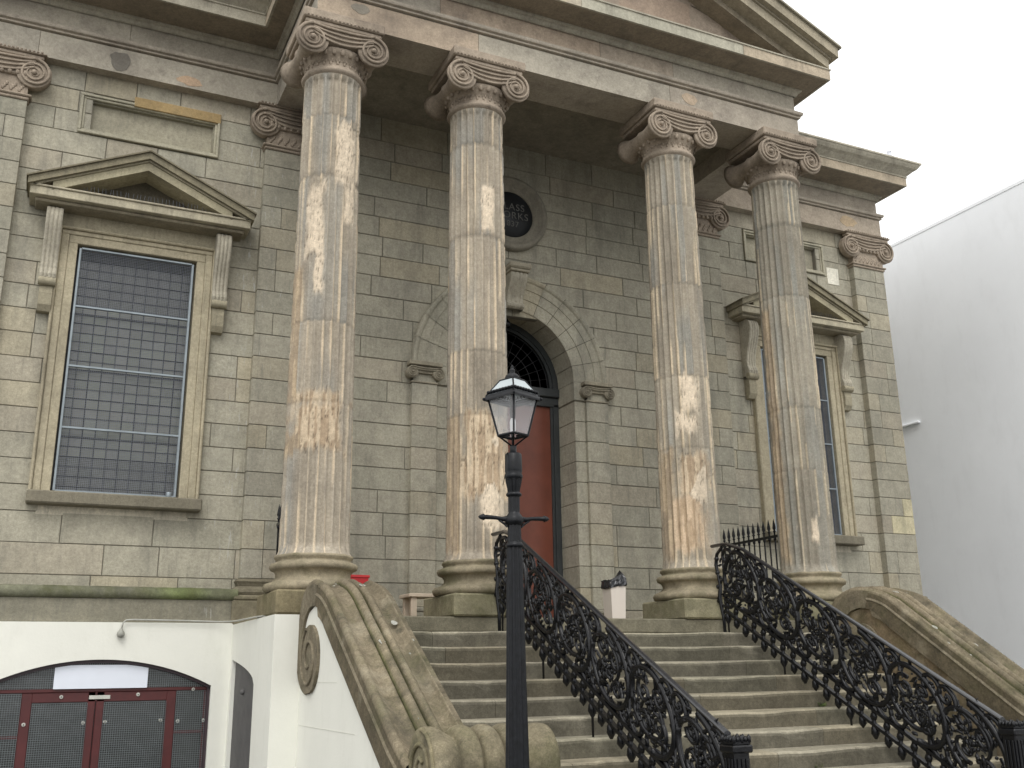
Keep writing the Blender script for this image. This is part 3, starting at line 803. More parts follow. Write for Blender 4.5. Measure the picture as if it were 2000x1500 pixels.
    n = int((gz1-gz0)/.02)
    for i in range(1, n): z = gz0+(gz1-gz0)*i/n; mb.box(ga, gb, yy-.005, yy-.002, z-.0016, z+.0016)
    mb.build('wire_mesh', M['wire'], win)
    # sunk panel above
    mb = MB(); a0, a1, b0, b1 = xc-.835, xc+.84, 5.86, 6.40
    def fr_(x0, x1, z0, z1, w_, ya, yb, tn):
        mb.box(x0, x1, ya, yb, z1-w_, z1, tn, bev=.006); mb.box(x0, x1, ya, yb, z0, z0+w_, tn, bev=.006)
        mb.box(x0, x0+w_, ya, yb, z0+w_+.0005, z1-w_-.0005, tn, bev=.006); mb.box(x1-w_, x1, ya, yb, z0+w_+.0005, z1-w_-.0005, tn, bev=.006)
    fr_(a0, a1, b0, b1, .034, W-.034, W+.05, (1.12, 1.12, 1.08)); fr_(a0+.0345, a1-.0345, b0+.0345, b1-.0345, .03, W-.014, W+.05, (1.08, 1.08, 1.04)); fr_(a0+.063, a1-.063, b0+.063, b1-.063, .02, W+.025, W+.1, (.75, .75, .72))
    mb.box(a0+.075, a1-.075, W+.085, W+.12, b0+.075, b1-.075, (.98, .97, .93))
    if sgn < 0: mb.box(xc-.22, a1+.004, W-.037, W+.02, b1-.05, b1+.085, (.98, .76, .48), bev=.006)
    mb.build('sunk_panel', M['wall'], BLD)
for s in (-1, 1): window(s)
mb = MB((2.0, 2.05, 2.2)); mb.box(5.93, 6.18, W-.012, W+.02, 5.72, 6.02, bev=.003); mb.build('replaced_block', M['wall'], BLD, 'pale replacement stone block')

# ---- columns
CX = [-3.215, -1.40, 1.425, 3.22]
toCam = lambda cx: math.atan2(CAM.y-0, CAM.x-cx)
# damage: (u centre, u half, z lo, z hi, kind) where u=-1..1 is left..right across the shaft as seen from the street
PATCH = [
 [(.55, .38, 4.62, 5.45, 'c'), (.72, .2, 4.2, 4.7, 'c'), (-.42, .32, 3.75, 4.68, 'c'), (-.25, .2, 3.3, 3.8, 'c'), (-.1, .9, 1.62, 2.16, 'r'), (-.88, .16, 2.1, 3.7, 'o'), (-.2, .9, 2.1, 2.3, 'r'), (-.75, .3, 1.6, 1.9, 'o')],
 [(.42, .27, 4.38, 5.0, 'c'), (.3, .9, 1.25, 2.18, 'r'), (-.78, .26, .65, 2.2, 'o'), (.45, .4, .9, 1.6, 'c'), (.1, .7, 1.9, 2.25, 'r'), (.55, .35, 1.7, 2.1, 'c')],
 [(.25, .36, 2.45, 3.0, 'c'), (.15, .42, 2.2, 2.5, 'c'), (.25, .6, 1.45, 2.0, 'r'), (.4, .4, 1.3, 1.9, 'c'), (-.2, .85, .75, 1.5, 'm'), (-.72, .28, .7, 2.1, 'o')],
 [(-.8, .2, .7, 4.2, 'o'), (.35, .14, .95, 1.3, 'c'), (-.3, .06, 1.1, 1.25, 'c')]]
JOINTS = [[5.5, 4.75, 3.05, 2.16], [5.55, 4.35, 2.95, 2.2], [5.3, 4.2, 2.98, 2.05], [5.35, 4.3, 2.75, 1.9]]
def shaft(ci):
    cx = CX[ci]; mb = MB(); NF = 24; NS = 8; rows = 190; zb, zt = .60, 6.02
    a_cam = toCam(cx); n = NF*NS
    vs = []; cols = []
    for j in range(rows+1):
        t = j/rows; z = zb+(zt-zb)*t
        # keep rows dense
        Rz = .356-.031*(t**1.25)
        if z < .66: Rz += .03*((.66-z)/.06)**2*.8
        fl = 1.0
        e0 = min(1, max(0, (z-.665)/.045)); e1 = min(1, max(0, (5.975-z)/.05))
        drum = sum(1 for q in JOINTS[ci] if z < q)
        for i in range(n):
            ph = (i % NS)/NS; a = 2*PI*i/n+ci*.05
            w = abs(ph-.5)/.5     # 0 centre of flute, 1 at the arris
            halfw = .80
            ee = min(1, math.sqrt(e0*(2-e0)), math.sqrt(e1*(2-e1)))
            inside = w < halfw*max(ee, .001)+.0001 and e0 > 0 and e1 > 0
            dep = .042*math.sqrt(max(0, 1-(w/halfw)**2)) if (w < halfw and inside) else 0
            dep *= min(1, ee*1.6)
            # position across as seen from the camera
            da = (a-a_cam+PI) % (2*PI)-PI
            front = abs(da) < PI/2+.2; u = sin(da)
            dm = 0; kind = None
            if front:
                for (uc, uh, z0, z1, kd) in PATCH[ci]:
                    nn = (vn(u*7+ci*9, z*5, 3)-.5)*.9+(vn(u*22, z*14, 5)-.5)*.5
                    du = 1-abs(u-uc)/uh; dz = min(z-z0, z1-z)/.14
                    vv = min(du*1.6, dz)+nn*.9
                    if vv > dm: dm = vv; kind = kd
            dm = max(0, min(1, dm*1.8))
            st = vn(a*16+ci*31, z*1.1+drum*5.3, 8); st2 = vn(a*7.6, z*.7+drum*3.1, 12)
            base = (1, 1, 1); k = .86+.28*st2
            k *= .93+.14*hash2(drum, ci, 4)
            c = [k*1.0, k*.985, k*.95]
            g1 = vn(a*3.1+ci*5, z*.9+drum*2, 21)
            if g1 > .5: q = min(1, (g1-.5)*3); c = [c[0]*(1-.10*q), c[1]*(1-.03*q), c[2]*(1+.06*q)]
            # pale lines where the arrises have lost their skin
            if w > .72 and st > (.64 if ci < 3 else .76): q = min(1, (st-.62)*6); c = [c[m]*(1-q)+(1.75, 1.62, 1.42)[m]*q for m in range(3)]
            c = [c[m]*((1, 1, 1), (1, 1, 1), (.95, .96, .96), (.86, .89, .90))[ci][m] for m in range(3)]
            rough = (vn(u*30+ci*7, z*24, 9)-.5)
            if kind == 'c': tgt = (1.85, 1.75, 1.62); fill = .95
            elif kind == 'r':
                q = vn(u*16, z*3.2, 15); tgt = (1.6, 1.45, 1.25) if q > .5 else (1.12, .96, .80); fill = .55
            elif kind == 'o': q = vn(a*18, z*2, 16); tgt = (1.0, .90, .78) if q > .45 else (1.35, 1.2, 1.0); fill = .15
            elif kind == 'm': q = vn(a*14, z*3, 17); tgt = (1.6, 1.4, 1.2) if q > .42 else (1.2, 1.02, .84); fill = .2
            if kind:
                c = [c[m]*(1-dm)+tgt[m]*dm for m in range(3)]
                dep = dep*(1-dm*fill)+dm*fill*.022+dm*(0.013*rough if kind in 'cr' else .004*rough)
                if kind in 'cr' and vn(u*45, z*38, 19) > .83: c = [q_*.5 for q_ in c]; dep += .006
            # arris chips everywhere
            if w > .8 and vn(a*20, z*9, 33) > .70: dep += .007
            for q in JOINTS[ci]:
                if abs(z-q) < .016: dep += .0045; c = [q_*.8 for q_ in c]
            r_ = Rz-dep+.0035*(hash2(drum, ci, 7)-.5)
            vs.append((cx+r_*cos(a), r_*sin(a), z)); cols.append(c)
    fs = []; tn = []
    for j in range(rows):
        for i in range(n):
            i2 = (i+1) % n; f = (j*n+i, j*n+i2, (j+1)*n+i2, (j+1)*n+i)
            fs.append(f)
    o = len(mb.v); mb.v += vs
    for f in fs: mb.f.append(f); mb.c.append([cols[q] for q in f]); mb.sm.append(True)
    return mb
ctint = [(1, 1, 1), (.97, .96, .96), (.9, .9, .88), (.92, .92, .92)]
for ci, cx in enumerate(CX):
    so_ = shaft(ci).build('column', M['col'], BLD)
    mb = MB((1.0, .97, .92))
    rb = .356
    prof = [(rb-.01, .60), (rb+.035, .60), (rb+.04, .575), (rb+.02, .555), (rb+.015, .54), (rb+.035, .53), (rb+.075, .515), (rb+.088, .488), (rb+.078, .46), (rb+.05, .447), (rb+.035, .44), (rb+.02, .41), (rb+.02, .375),
            (rb+.05, .345), (rb+.075, .335), (rb+.09, .33), (rb+.12, .318), (rb+.14, .285), (rb+.128, .25), (rb+.10, .235)]
    n = 64; vs = []; fs = []
    rdc = random.Random(ci)
    for (r_, z) in prof:
        for i in range(n):
            a = 2*PI*i/n; q = (vn(a*6+ci*10, z*20, 2)-.5)*.014; vs.append((cx+(r_+q)*cos(a), (r_+q)*sin(a), z+q*.4))
    for j in range(len(prof)-1):
        for i in range(n): fs.append((j*n+i, j*n+(i+1) % n, (j+1)*n+(i+1) % n, (j+1)*n+i))
    mb.add(vs, fs, smooth=True); mb.build('base', M['base'], so_)
    mb = MB((.95, .98, .88) if ci else (.75, .72, .6)); hw = .46
    mb.box(cx-hw, cx+hw, -hw, hw, .002, .235, bev=.018); mb.build('plinth_block', M['base'], so_)
    mb = MB(); neck(mb, cx, 0, .325); capital(mb, cx, 0, .355, -.42, False, .188, 6.345)
    mb.build('capital', M['cap'], so_)

# ---- porch floor
mb = MB((.9, .9, .85)); mb.box(-3.66, 3.66, -.43, W+.1, -.155, -.001, bev=.012)
mb.build('porch_floor', M['step'], BLD)

# ---- white painted basement: front wall with the wide arched entrance, and side block below the end column
def arc_top(x, xc, hw, zs, rise):   # segmental arch height
    r_ = (hw*hw+rise*rise)/(2*rise); return zs-(r_-rise)+math.sqrt(max(0, r_*r_-(x-xc)**2))
BY = 1.70; AC, AH, AS, AR = -5.03, 1.155, -.655, .285
mb = MB()
def wall_arch(x0, x1, ztop):
    mb.box(-9.2, AC-AH, BY, BY+.35, -2.17, ztop); mb.box(AC+AH, -3.68, BY, BY+.35, -2.17, ztop)
    n = 40
    for i in range(n):
        a, b = AC-AH+2*AH*i/n, AC-AH+2*AH*(i+1)/n; za, zb_ = arc_top(a, AC, AH, AS, AR), arc_top(b, AC, AH, AS, AR)
        mb.quad((a, BY, za), (b, BY, zb_), (b, BY, ztop), (a, BY, ztop)); mb.quad((a, BY, za), (a, BY+.35, za), (b, BY+.35, zb_), (b, BY, zb_))
        mb.quad((a, BY, ztop), (b, BY, ztop), (b, BY+.35, ztop), (a, BY+.35, ztop))
wall_arch(0, 0, .018)
# side block: x=-3.68 face with a small half arch opening, front face at y=-.455
S0, S1, ST0, ST1 = .36, 1.60, -.64, -.385
n = 16
mb.quad((-3.68, -.455, -2.17), (-3.68, S0, -2.17), (-3.68, S0, .0), (-3.68, -.455, .0)); mb.quad((-3.68, S1, -2.17), (-3.68, BY, -2.17), (-3.68, BY, .0), (-3.68, S1, .0))
def sz(y): t = (y-S0)/(S1-S0); return ST0+(ST1-ST0)*max(0, t)**.5
for i in range(n):
    a, b = S0+(S1-S0)*i/n, S0+(S1-S0)*(i+1)/n
    mb.quad((-3.68, a, sz(a)), (-3.68, b, sz(b)), (-3.68, b, 0), (-3.68, a, 0)); mb.quad((-3.68, a, sz(a)), (-3.40, a, sz(a)), (-3.40, b, sz(b)), (-3.68, b, sz(b)))
mb.quad((-3.68, S0, -2.17), (-3.4, S0, -2.17), (-3.4, S0, sz(S0)), (-3.68, S0, sz(S0))); mb.quad((-3.68, S1, -2.17), (-3.4, S1, -2.17), (-3.4, S1, sz(S1)), (-3.68, S1, sz(S1)))
mb.quad((-3.68, -.455, -2.17), (-3.40, -.455, -2.17), (-3.40, -.455, 0), (-3.68, -.455, 0)); mb.quad((-3.68, -.455, 0), (-3.4, -.455, 0), (-3.4, BY, 0), (-3.68, BY, 0))
bw = mb.build('basement_wall', M['white'], BLD, 'white painted basement wall')
mb = MB(); y = -3.55
for i in range(17):
    a = S0+i*.073; mb.box(-3.64, -3.62, a+.004, a+.069, -2.17, -.3)
mb.box(-3.635, -3.625, S0, S1+.05, -2.17, -.3, (.3, .3, .3)); mb.ball((-3.655, .48+.55, -.72), .03)
mb.build('side_door', M['groove'], BLD, 'grey boarded side door')
# entrance screen
mb = MB(); y0, y1 = BY+.10, BY+.16
for (a, b, z0, z1) in ((-5.756, -5.655, -2.17, -.70), (-5.12, -5.043, -2.17, -.70), (-5.035, -4.955, -2.17, -.70), (-4.325, -4.225, -2.17, -.70), (-5.66, -4.32, -.80, -.70), (-4.226, AC+AH, -1.15, -1.12), (AC-AH, -5.75, -1.15, -1.12), (-3.93, AC+AH, -2.17, -.7), (AC-AH, -6.13, -2.17, -.7)):
    mb.box(a, b, y0, y1, z0, z1, bev=.005)
mb.box(AC-AH, AC+AH, y0-.01, y1, -.70, -.665, bev=.005)
ent = mb.build('entrance_door', M['maroon'], BLD, 'maroon framed double door with wired glass')
mb = MB()
n = 40; pts = [(AC-AH+2*AH*i/n, arc_top(AC-AH+2*AH*i/n, AC, AH, AS, AR)) for i in range(n+1)]
for i in range(n):
    (a, za), (b, zb_) = pts[i], pts[i+1]
    mb.add([(a, BY+.05, za), (b, BY+.05, zb_), (b, BY+.05, zb_-.035), (a, BY+.05, za-.035), (a, BY+.15, za-.035), (b, BY+.15, zb_-.035)], [(0, 1, 2, 3), (3, 2, 5, 4)])
mb.box(AC+AH-.03, AC+AH, BY+.05, BY+.15, -2.17, AS-.02); mb.build('arch_frame', M['purple'], ent)
mb = MB(); mb.box(AC-AH, AC+AH, BY+.14, BY+.145, -2.17, -.34); mb.build('glass', M['glassdoor'], ent)
mb = MB((1.7, 1.8, 1.6)); yy = BY+.085
for (a, b, z0, z1) in ((-5.65, -5.12, -2.1, -.81), (-4.955, -4.326, -2.1, -.81), (-4.22, -3.89, -2.1, -.71), (-6.13, -5.76, -2.1, -.71)):
    n = int((b-a)/.022)
    for i in range(n+1): x = a+(b-a)*i/n; mb.box(x-.0014, x+.0014, yy-.0014, yy+.0014, z0, z1)
    n = int((z1-z0)/.022)
    for i in range(n+1): z = z0+(z1-z0)*i/n; mb.box(a, b, yy-.004, yy-.0015, z-.0014, z+.0014)
n = int(2*AH/.022)
for i in range(1, n): x = AC-AH+i*.022; mb.box(x-.0014, x+.0014, yy-.0014, yy+.0014, -.665, arc_top(x, AC, AH, AS, AR)-.03)
for i in range(1, 12):
    z = -.665+i*.022; rr2 = (AH*AH+AR*AR)/(2*AR); hx = math.sqrt(max(0, rr2*rr2-(z+.03-AS+rr2-AR)**2)); mb.box(AC-min(hx, AH), AC+min(hx, AH), yy-.004, yy-.0015, z-.0014, z+.0014)
mb.build('wire_mesh', M['wire'], ent)
mb = MB()
zt_ = lambda x: arc_top(x, AC, AH, AS, AR)-.04
n = 12; poly = [(-5.47, -.665), (-4.54, -.665)]+[(-4.54-.93*i/n, min(-.425, zt_(-4.54-.93*i/n))) for i in range(n+1)]
mb.prism(poly, BY+.06, BY+.09, 'y'); mb.build('blank_board', M['board'], ent, 'blank white board')
mb = MB((1.2, 1.2, 1.2))
for (x, z) in ((-5.38, -.745), (-4.62, -.735), (-5.71, -1.01), (-5.145, -1.01), (-4.93, -1.005), (-4.37, -1.005), (-4.19, -1.02), (-3.92, -1.02), (-4.05, -.69)):
    mb.lathe([(.017, y0-.012), (.02, y0-.004), (.02, y0)], x, 0, 12, ax='y', cz=z)
    mb.ball((x, y0-.012, z), .008, (.25, .25, .25), n=6); mb.build('fixing', M['cable'], ent); mb = MB((1.2, 1.2, 1.2))
mb.box(-5.11, -4.90, y0-.014, y0, -.775, -.735, bev=.003); mb.build('bolt_plate', M['cable'], ent)

# ================================================================== STAIRS
ST = thing('stone_staircase', 'broad flight of worn grey brown stone steps rising to the portico', 'staircase', (0, -2.3, -2.17))
NS_, TR, RS, Y0 = 14, .2991, .1548, -.434
rd = random.Random(31)
for k in range(1, NS_):
    yf = Y0-k*TR; zt = -k*RS; mb = MB()
    cuts = [-2.85]+sorted([rd.uniform(-2.2, -1.6), rd.uniform(-.5, .2), rd.uniform(.9, 1.8)])+[2.85]
    for c in range(len(cuts)-1):
        a, b = cuts[c]+.002, cuts[c+1]-.002; t = tone((1, 1, 1), .10, [(1, 1, 1), (1.04, 1.01, .96), (.95, .96, .94)], rd)
        n = max(3, int((b-a)/.1)); vs = []; fs = []
        for i in range(n+1):
            x = a+(b-a)*i/n
            dip = .022*math.exp(-((x-.15)/.75)**4)+.010*math.exp(-((x-.6)/.3)**2)+.016*math.exp(-((x+2.0)/.35)**4)+.016*math.exp(-((x-2.0)/.35)**4)
            dip = dip*.55*(.8+.4*vn(k*3.3, x*.9, 4)); nz = (vn(x*9, k*7, 6)-.5)*.005; ny = (vn(x*6, k*5, 8)-.5)*.014
            e = dip*.6
            chip = .012 if vn(x*5, k*9, 14) > .86 else 0
            for (yy, zz) in ((yf+TR+.06, zt+nz*.3), (yf+.05, zt-dip*.8+nz), (yf+.018+ny, zt-dip-.002+nz-chip), (yf+.004+ny+chip, zt-dip-.014+nz-chip), (yf+ny+chip, zt-dip-.035+nz), (yf+.004+ny*.5, zt-.09), (yf+.006, zt-RS-.05)):
                vs.append((x, yy, zz))
        for i in range(n):
            for q in range(6): fs.append((i*7+q, (i+1)*7+q, (i+1)*7+q+1, i*7+q+1))
        tl = [tuple(q*m for q in t) for m in (1.5, 1.85, 1.5, .80, .68, .66)]  # treads paler from wear; darker risers also paint in the light contrast
        for q in range(6): mb.add([], [], t)
        o_ = len(mb.v); mb.v += [tuple(v) for v in vs]
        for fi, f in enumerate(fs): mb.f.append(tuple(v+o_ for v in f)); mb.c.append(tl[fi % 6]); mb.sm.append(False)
        mb.add([vs[0], vs[1], vs[2], vs[3], vs[4], vs[5], vs[6], (a, yf+TR+.06, zt-RS)], [tuple(range(8))], t)
    mb.build('step', M['step'], ST)

# ---- side ramps: coping swept along the slope, big scroll at the foot, spiral on the flank
def ramp(sgn, slope, name, label, white):
    xo, xi = (-3.44, -2.84) if sgn < 0 else (3.44, 2.84)     # outer, inner
    xa, xb = sorted((xo, xi))
    root = thing(name, label, 'stair wall', ((xa+xb)/2, -2, -2.17))
    # centre line of the coping top (y,z)
    pts = []
    CY, CZ = (-.86 if sgn < 0 else -1.15), (-.33 if sgn < 0 else -.28)      # volute centre
    # spiral part from the bottom of the volute up over the top, then the slope
    for i in range(25):
        a = math.radians(-75+i*(185/24.))      # measured from +y axis, anticlockwise; -75 = below, 110 = top leaning forward
        rad_ = .40+.20*min(1, i/17.)
        pts.append((CY+rad_*cos(a), CZ+rad_*sin(a)))
    y, z = pts[-1]; ang = .28
    y_end, z_end = -3.56, None
    while y > -3.5:
        s_ = slope*min(1, .30+(CY-.2-y)*1.6) if y > -1.6 else slope*(1 if y > -3.2 else .8)
        y -= .06; z -= .06*max(.12, s_); pts.append((y, z))
    # cross profile over the width: t, height
    prof = [(0, -.27, 0), (0, -.02, 0), (.012, .012, 0), (.05, .026, 0), (.10, .018, 0), (.115, -.004, 0), (.15, -.012, 0), (.20, -.034, 0), (.27, -.038, 0), (.33, -.022, 0), (.365, -.014, 0), (.375, -.075, 1)]
    for i in range(9): q = PI*i/8; prof.append((.38+.075-.075*cos(q), -.045+.085*sin(q), 1 if i in (0, 8) else (.5 if i in (1, 7) else 0)))
    prof += [(.535, -.085, 1)]
    for i in range(9): q = PI*i/8; prof.append((.54+.07-.07*cos(q), -.045+.082*sin(q), 1 if i in (0, 8) else (.5 if i in (1, 7) else 0)))
    prof += [(.685, -.075, 1), (.695, -.014, 0), (.74, -.034, 0), (.80, -.036, 0), (.845, -.012, 0), (.87, .0, 0), (.88, .022, 0), (.90, .028, 0), (.905, .006, 0), (.98, .010, 0), (1, -.01, 0), (1, -.27, 0)]
    P = []
    N = len(pts)
    for i in range(N):
        a = pts[max(0, i-1)]; b = pts[min(N-1, i+1)]; d = Vector((b[0]-a[0], b[1]-a[1])).normalized()
        nrm = Vector((-d.y, d.x)) if False else Vector((d.y, -d.x))
        if nrm.dot(Vector((pts[i][0]-CY, pts[i][1]-CZ))) < 0 and i < 25: nrm = -nrm
        if i >= 25 and nrm.y < 0: nrm = -nrm
        P.append((pts[i], nrm))
    mb = MB(); vs = []; fs = []; cl = []
    rd = random.Random(7)
    w_ = xi-xo
    for i, (p, nr) in enumerate(P):
        for (t, h, g_) in prof:
            x = xo+w_*t; jt = (vn(i*1.3, t*12, 3)-.5)*.0018
            hh = h if h > -.15 else h
            hh += jt
            if h < -.15 and i < 26: hh = -.20
            y_, z_ = p[0]+nr.x*hh, p[1]+nr.y*hh
            vs.append((x, y_, z_))
            k = 1+(vn(i*.2, t*9, 9)-.5)*.16+(.16 if .38 < t < .45 or .55 < t < .61 else 0)
            if i in (36, 52): k *= .78
            if g_ == 1: cl.append((.2*k, .3*k, .12*k))  # grooves: green growth, with their shade painted darker into the colour
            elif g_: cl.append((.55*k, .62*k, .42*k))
            else: cl.append((k, k*.98, k*.95))
    m = len(prof)
    for i in range(N-1):
        for k in range(m-1):
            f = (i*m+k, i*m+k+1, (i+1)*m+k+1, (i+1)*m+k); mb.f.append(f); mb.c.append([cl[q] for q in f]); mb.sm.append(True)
    mb.v += vs
    if True:   # lichen spots
        for i in range(9):
            j = rd.randrange(22, N-2); t = rd.choice([.2, .28, .44, .45, .6, .62, .78, .93, .05]); p, nr = P[j]
            h = .034 if .38 < t < .5 or .55 < t < .66 else .008
            r_ = rd.choice([.008, .011, .014, .03]); q = [(xo+w_*t+r_*cos(a_)*rd.uniform(.7, 1.2), p[0]+nr.x*h+r_*1.3*sin(a_)*-nr.y, p[1]+nr.y*h+r_*1.3*sin(a_)*nr.x*1.0) for a_ in [PI*2*e/9 for e in range(9)]]
            mb.add(q, [tuple(range(9))], (1.9, 2.2, 2.8))
    cop = mb.build('coping', M['coping'], root)
    # foot scroll: cylinder of rolls across the width, resting on a pedestal
    yc, zc = -3.72, -1.155; rad_ = .27
    mb = MB(); prf = [(0.001, xo)]
    sp = [(0, .0), (.0, .98), (.02, 1.0), (.07, 1.0), (.12, .94), (.19, .82), (.215, .78)]
    for i in range(11): q = PI*i/10; sp.append((.22+.0875-.0875*cos(q), .80+.22*sin(q)))
    for i in range(11): q = PI*i/10; sp.append((.40+.0875-.0875*cos(q), .80+.22*sin(q)))
    for i in range(11): q = PI*i/10; sp.append((.58+.0875-.0875*cos(q), .80+.22*sin(q)))
    sp += [(.77, .78), (.80, .82), (.88, .95), (.92, 1.0), (.98, 1.0), (1.0, .98), (1.0, 0)]
    mb.lathe([(max(.001, rad_*r_), sgn*(3.40-.87*t)) for (t, r_) in sp], 0, yc, 44, ax='x', cz=zc, tone=(1.05, 1.06, 1.0))
    # carved spiral on both ends
    for s, xx in ((-1, -3.404 if sgn < 0 else 2.526), (1, -2.526 if sgn < 0 else 3.404)):
        mb.tube([(xx, yc+(rad_*.93*(1-.75*i/60))*cos(PI*.5+s*.0+i*.22), zc+(rad_*.93*(1-.75*i/60))*sin(PI*.5+i*.22)) for i in range(61)], .016, 6, (1.1, 1.12, 1.0))
    mb.build('scroll', M['coping'], root)
    # flank walls and body
    tone_w = (1, 1, 1)
    mb = MB(); poly = []
    for i in range(24, N): (p, nr) = P[i]; bw_ = .17+.08*min(1, max(0, (i-25)/6.)); poly.append((p[0]-nr.x*bw_, p[1]-nr.y*bw_))
    for xx, inner in ((xo, 0), (xi, 1)):
        pass
    mbs = MB((1, 1, 1)); ins = .02
    # outer flank
    def flank(mbx, x, tn):
        L = [q for q in poly if q[0] > -3.62]
        # fan of quads from the line down to the ground
        for i in range(len(L)-1): mbx.quad((x, L[i][0], L[i][1]), (x, L[i+1][0], L[i+1][1]), (x, L[i+1][0], -2.17), (x, L[i][0], -2.17), tn)
        y0_ = L[0][0]
        mbx.quad((x, -.30 if sgn < 0 else -.30, -2.17), (x, y0_, -2.17), (x, y0_, L[0][1]), (x, -.30, -.1), tn)
        e = L[-1][0]; mbx.quad((x, e, L[-1][1]), (x, -3.98, L[-1][1]-.05), (x, -3.98, -2.17), (x, e, -2.17), tn)
    so_x = xo-ins*(-1 if sgn > 0 else 1)*(-1)
    flank(mb, xo+(.02 if sgn < 0 else -.02), (1, 1, 1))
    if white:
        for z_ in (-.62, -1.0, -1.38, -1.75): mb.box(-3.4225, -3.4195, -3.6 if z_ < -1.2 else (-2.3 if z_ < -.9 else -1.75), -.9 if z_ > -.9 else -.5, z_, z_+.004, (.8, .8, .78))
    mb.build('flank_wall', M['white'] if white else M['coping'], root, 'white painted flank' if white else None)
    flank(mbs, xi+(-.02 if sgn < 0 else .02), (1.0, .9, .8))
    # front end + fill
    mbs.box(xa+.03, xb-.03, -3.98, -3.5, -2.17, -1.3, (1, 1, 1)); mbs.quad((xa+.02, -3.98, -2.17), (xb-.02, -3.98, -2.17), (xb-.02, -3.98, -1.33), (xa+.02, -3.98, -1.33))
    mbs.build('inner_wall', M['coping'], root)
    # spiral band on the flanks
    mb = MB()
    for x, o_ in ((xo, -1 if sgn < 0 else 1), (xi, 1 if sgn < 0 else -1)):
        n = 60; A = []; B = []
        for i in range(n+1):
            t = i/n; a = math.radians(110-(110+75)*0-0)   # placeholder replaced below
        seq = []
        for i in range(23):                          # angle from +y axis, going from the top backwards and down, then forward and up into the eye
            a = math.radians(112-i*9.0*1.02)
            k = i/40
            ro = .60-.20*min(1, max(0, (112-math.degrees(a)))/187.)
            if math.degrees(a) < -75: ro = .40-.10*min(1, (-75-math.degrees(a))/180.)
            ri = ro-.20
            seq.append((CY+ro*cos(a), CZ+ro*sin(a), CY+max(0, ri)*cos(a), CZ+max(0, ri)*sin(a)))
        for i in range(22):
            s0, s1 = seq[i], seq[i+1]; d = x+o_*.006
            mb.quad((d, s0[0], s0[1]), (d, s1[0], s1[1]), (d, s1[2], s1[3]), (d, s0[2], s0[3]))
            mb.quad((d, s0[2], s0[3]), (d, s1[2], s1[3]), (x-o_*.03, s1[2], s1[3]), (x-o_*.03, s0[2], s0[3]))
            mb.quad((d, s0[0], s0[1]), (d, s1[0], s1[1]), (x-o_*.03, s1[0], s1[1]), (x-o_*.03, s0[0], s0[1]))
        ey, ez = CY-.02, CZ-.085
        dd = x+o_*.009; disc = [(dd, ey+.30*cos(2*PI*i/36), ez+.30*sin(2*PI*i/36)) for i in range(36)]; mb.add(disc, [tuple(range(36))])
        for i in range(36): p_, q_ = disc[i], disc[(i+1) % 36]; mb.quad(p_, q_, (x-o_*.02, q_[1], q_[2]), (x-o_*.02, p_[1], p_[2]))
        mb.tube([(x+o_*.012, ey+(.285-.22*i/50)*cos(1.2-i*.19), ez+(.285-.22*i/50)*sin(1.2-i*.19)) for i in range(51)], .016, 6)
        # moulded side band under the coping edge
        for i in range(24, N-1):
            (p, nr), (p2, nr2) = P[i], P[i+1]; B_ = -.19-.08*min(1, max(0, (i-25)/6.)); B2 = -.19-.08*min(1, max(0, (i-24)/6.))
            def q(pp, nn, h, dd): return (x+o_*dd, pp[0]+nn.x*h, pp[1]+nn.y*h)
            mb.quad(q(p, nr, -.02, .004), q(p2, nr2, -.02, .004), q(p2, nr2, B2, .004), q(p, nr, B_, .004), (.68, .66, .62))
            mb.quad(q(p, nr, -.095, .016), q(p2, nr2, -.095, .016), q(p2, nr2, -.115, .004), q(p, nr, -.115, .004)); mb.quad(q(p, nr, -.075, .004), q(p2, nr2, -.075, .004), q(p2, nr2, -.095, .016), q(p, nr, -.095, .016))
            mb.quad(q(p, nr, B_, .004), q(p2, nr2, B2, .004), q(p2, nr2, B2, -.03), q(p, nr, B_, -.03))
    mb.build('spiral_band', M['coping'], root)
    return root
ramp(-1, .62, 'stair_side_wall', 'scrolled stair wall with white painted flank beside the arched basement door', True)
ramp(1, .70, 'stair_side_wall', 'scrolled unpainted stone stair wall right of both iron handrails', False)

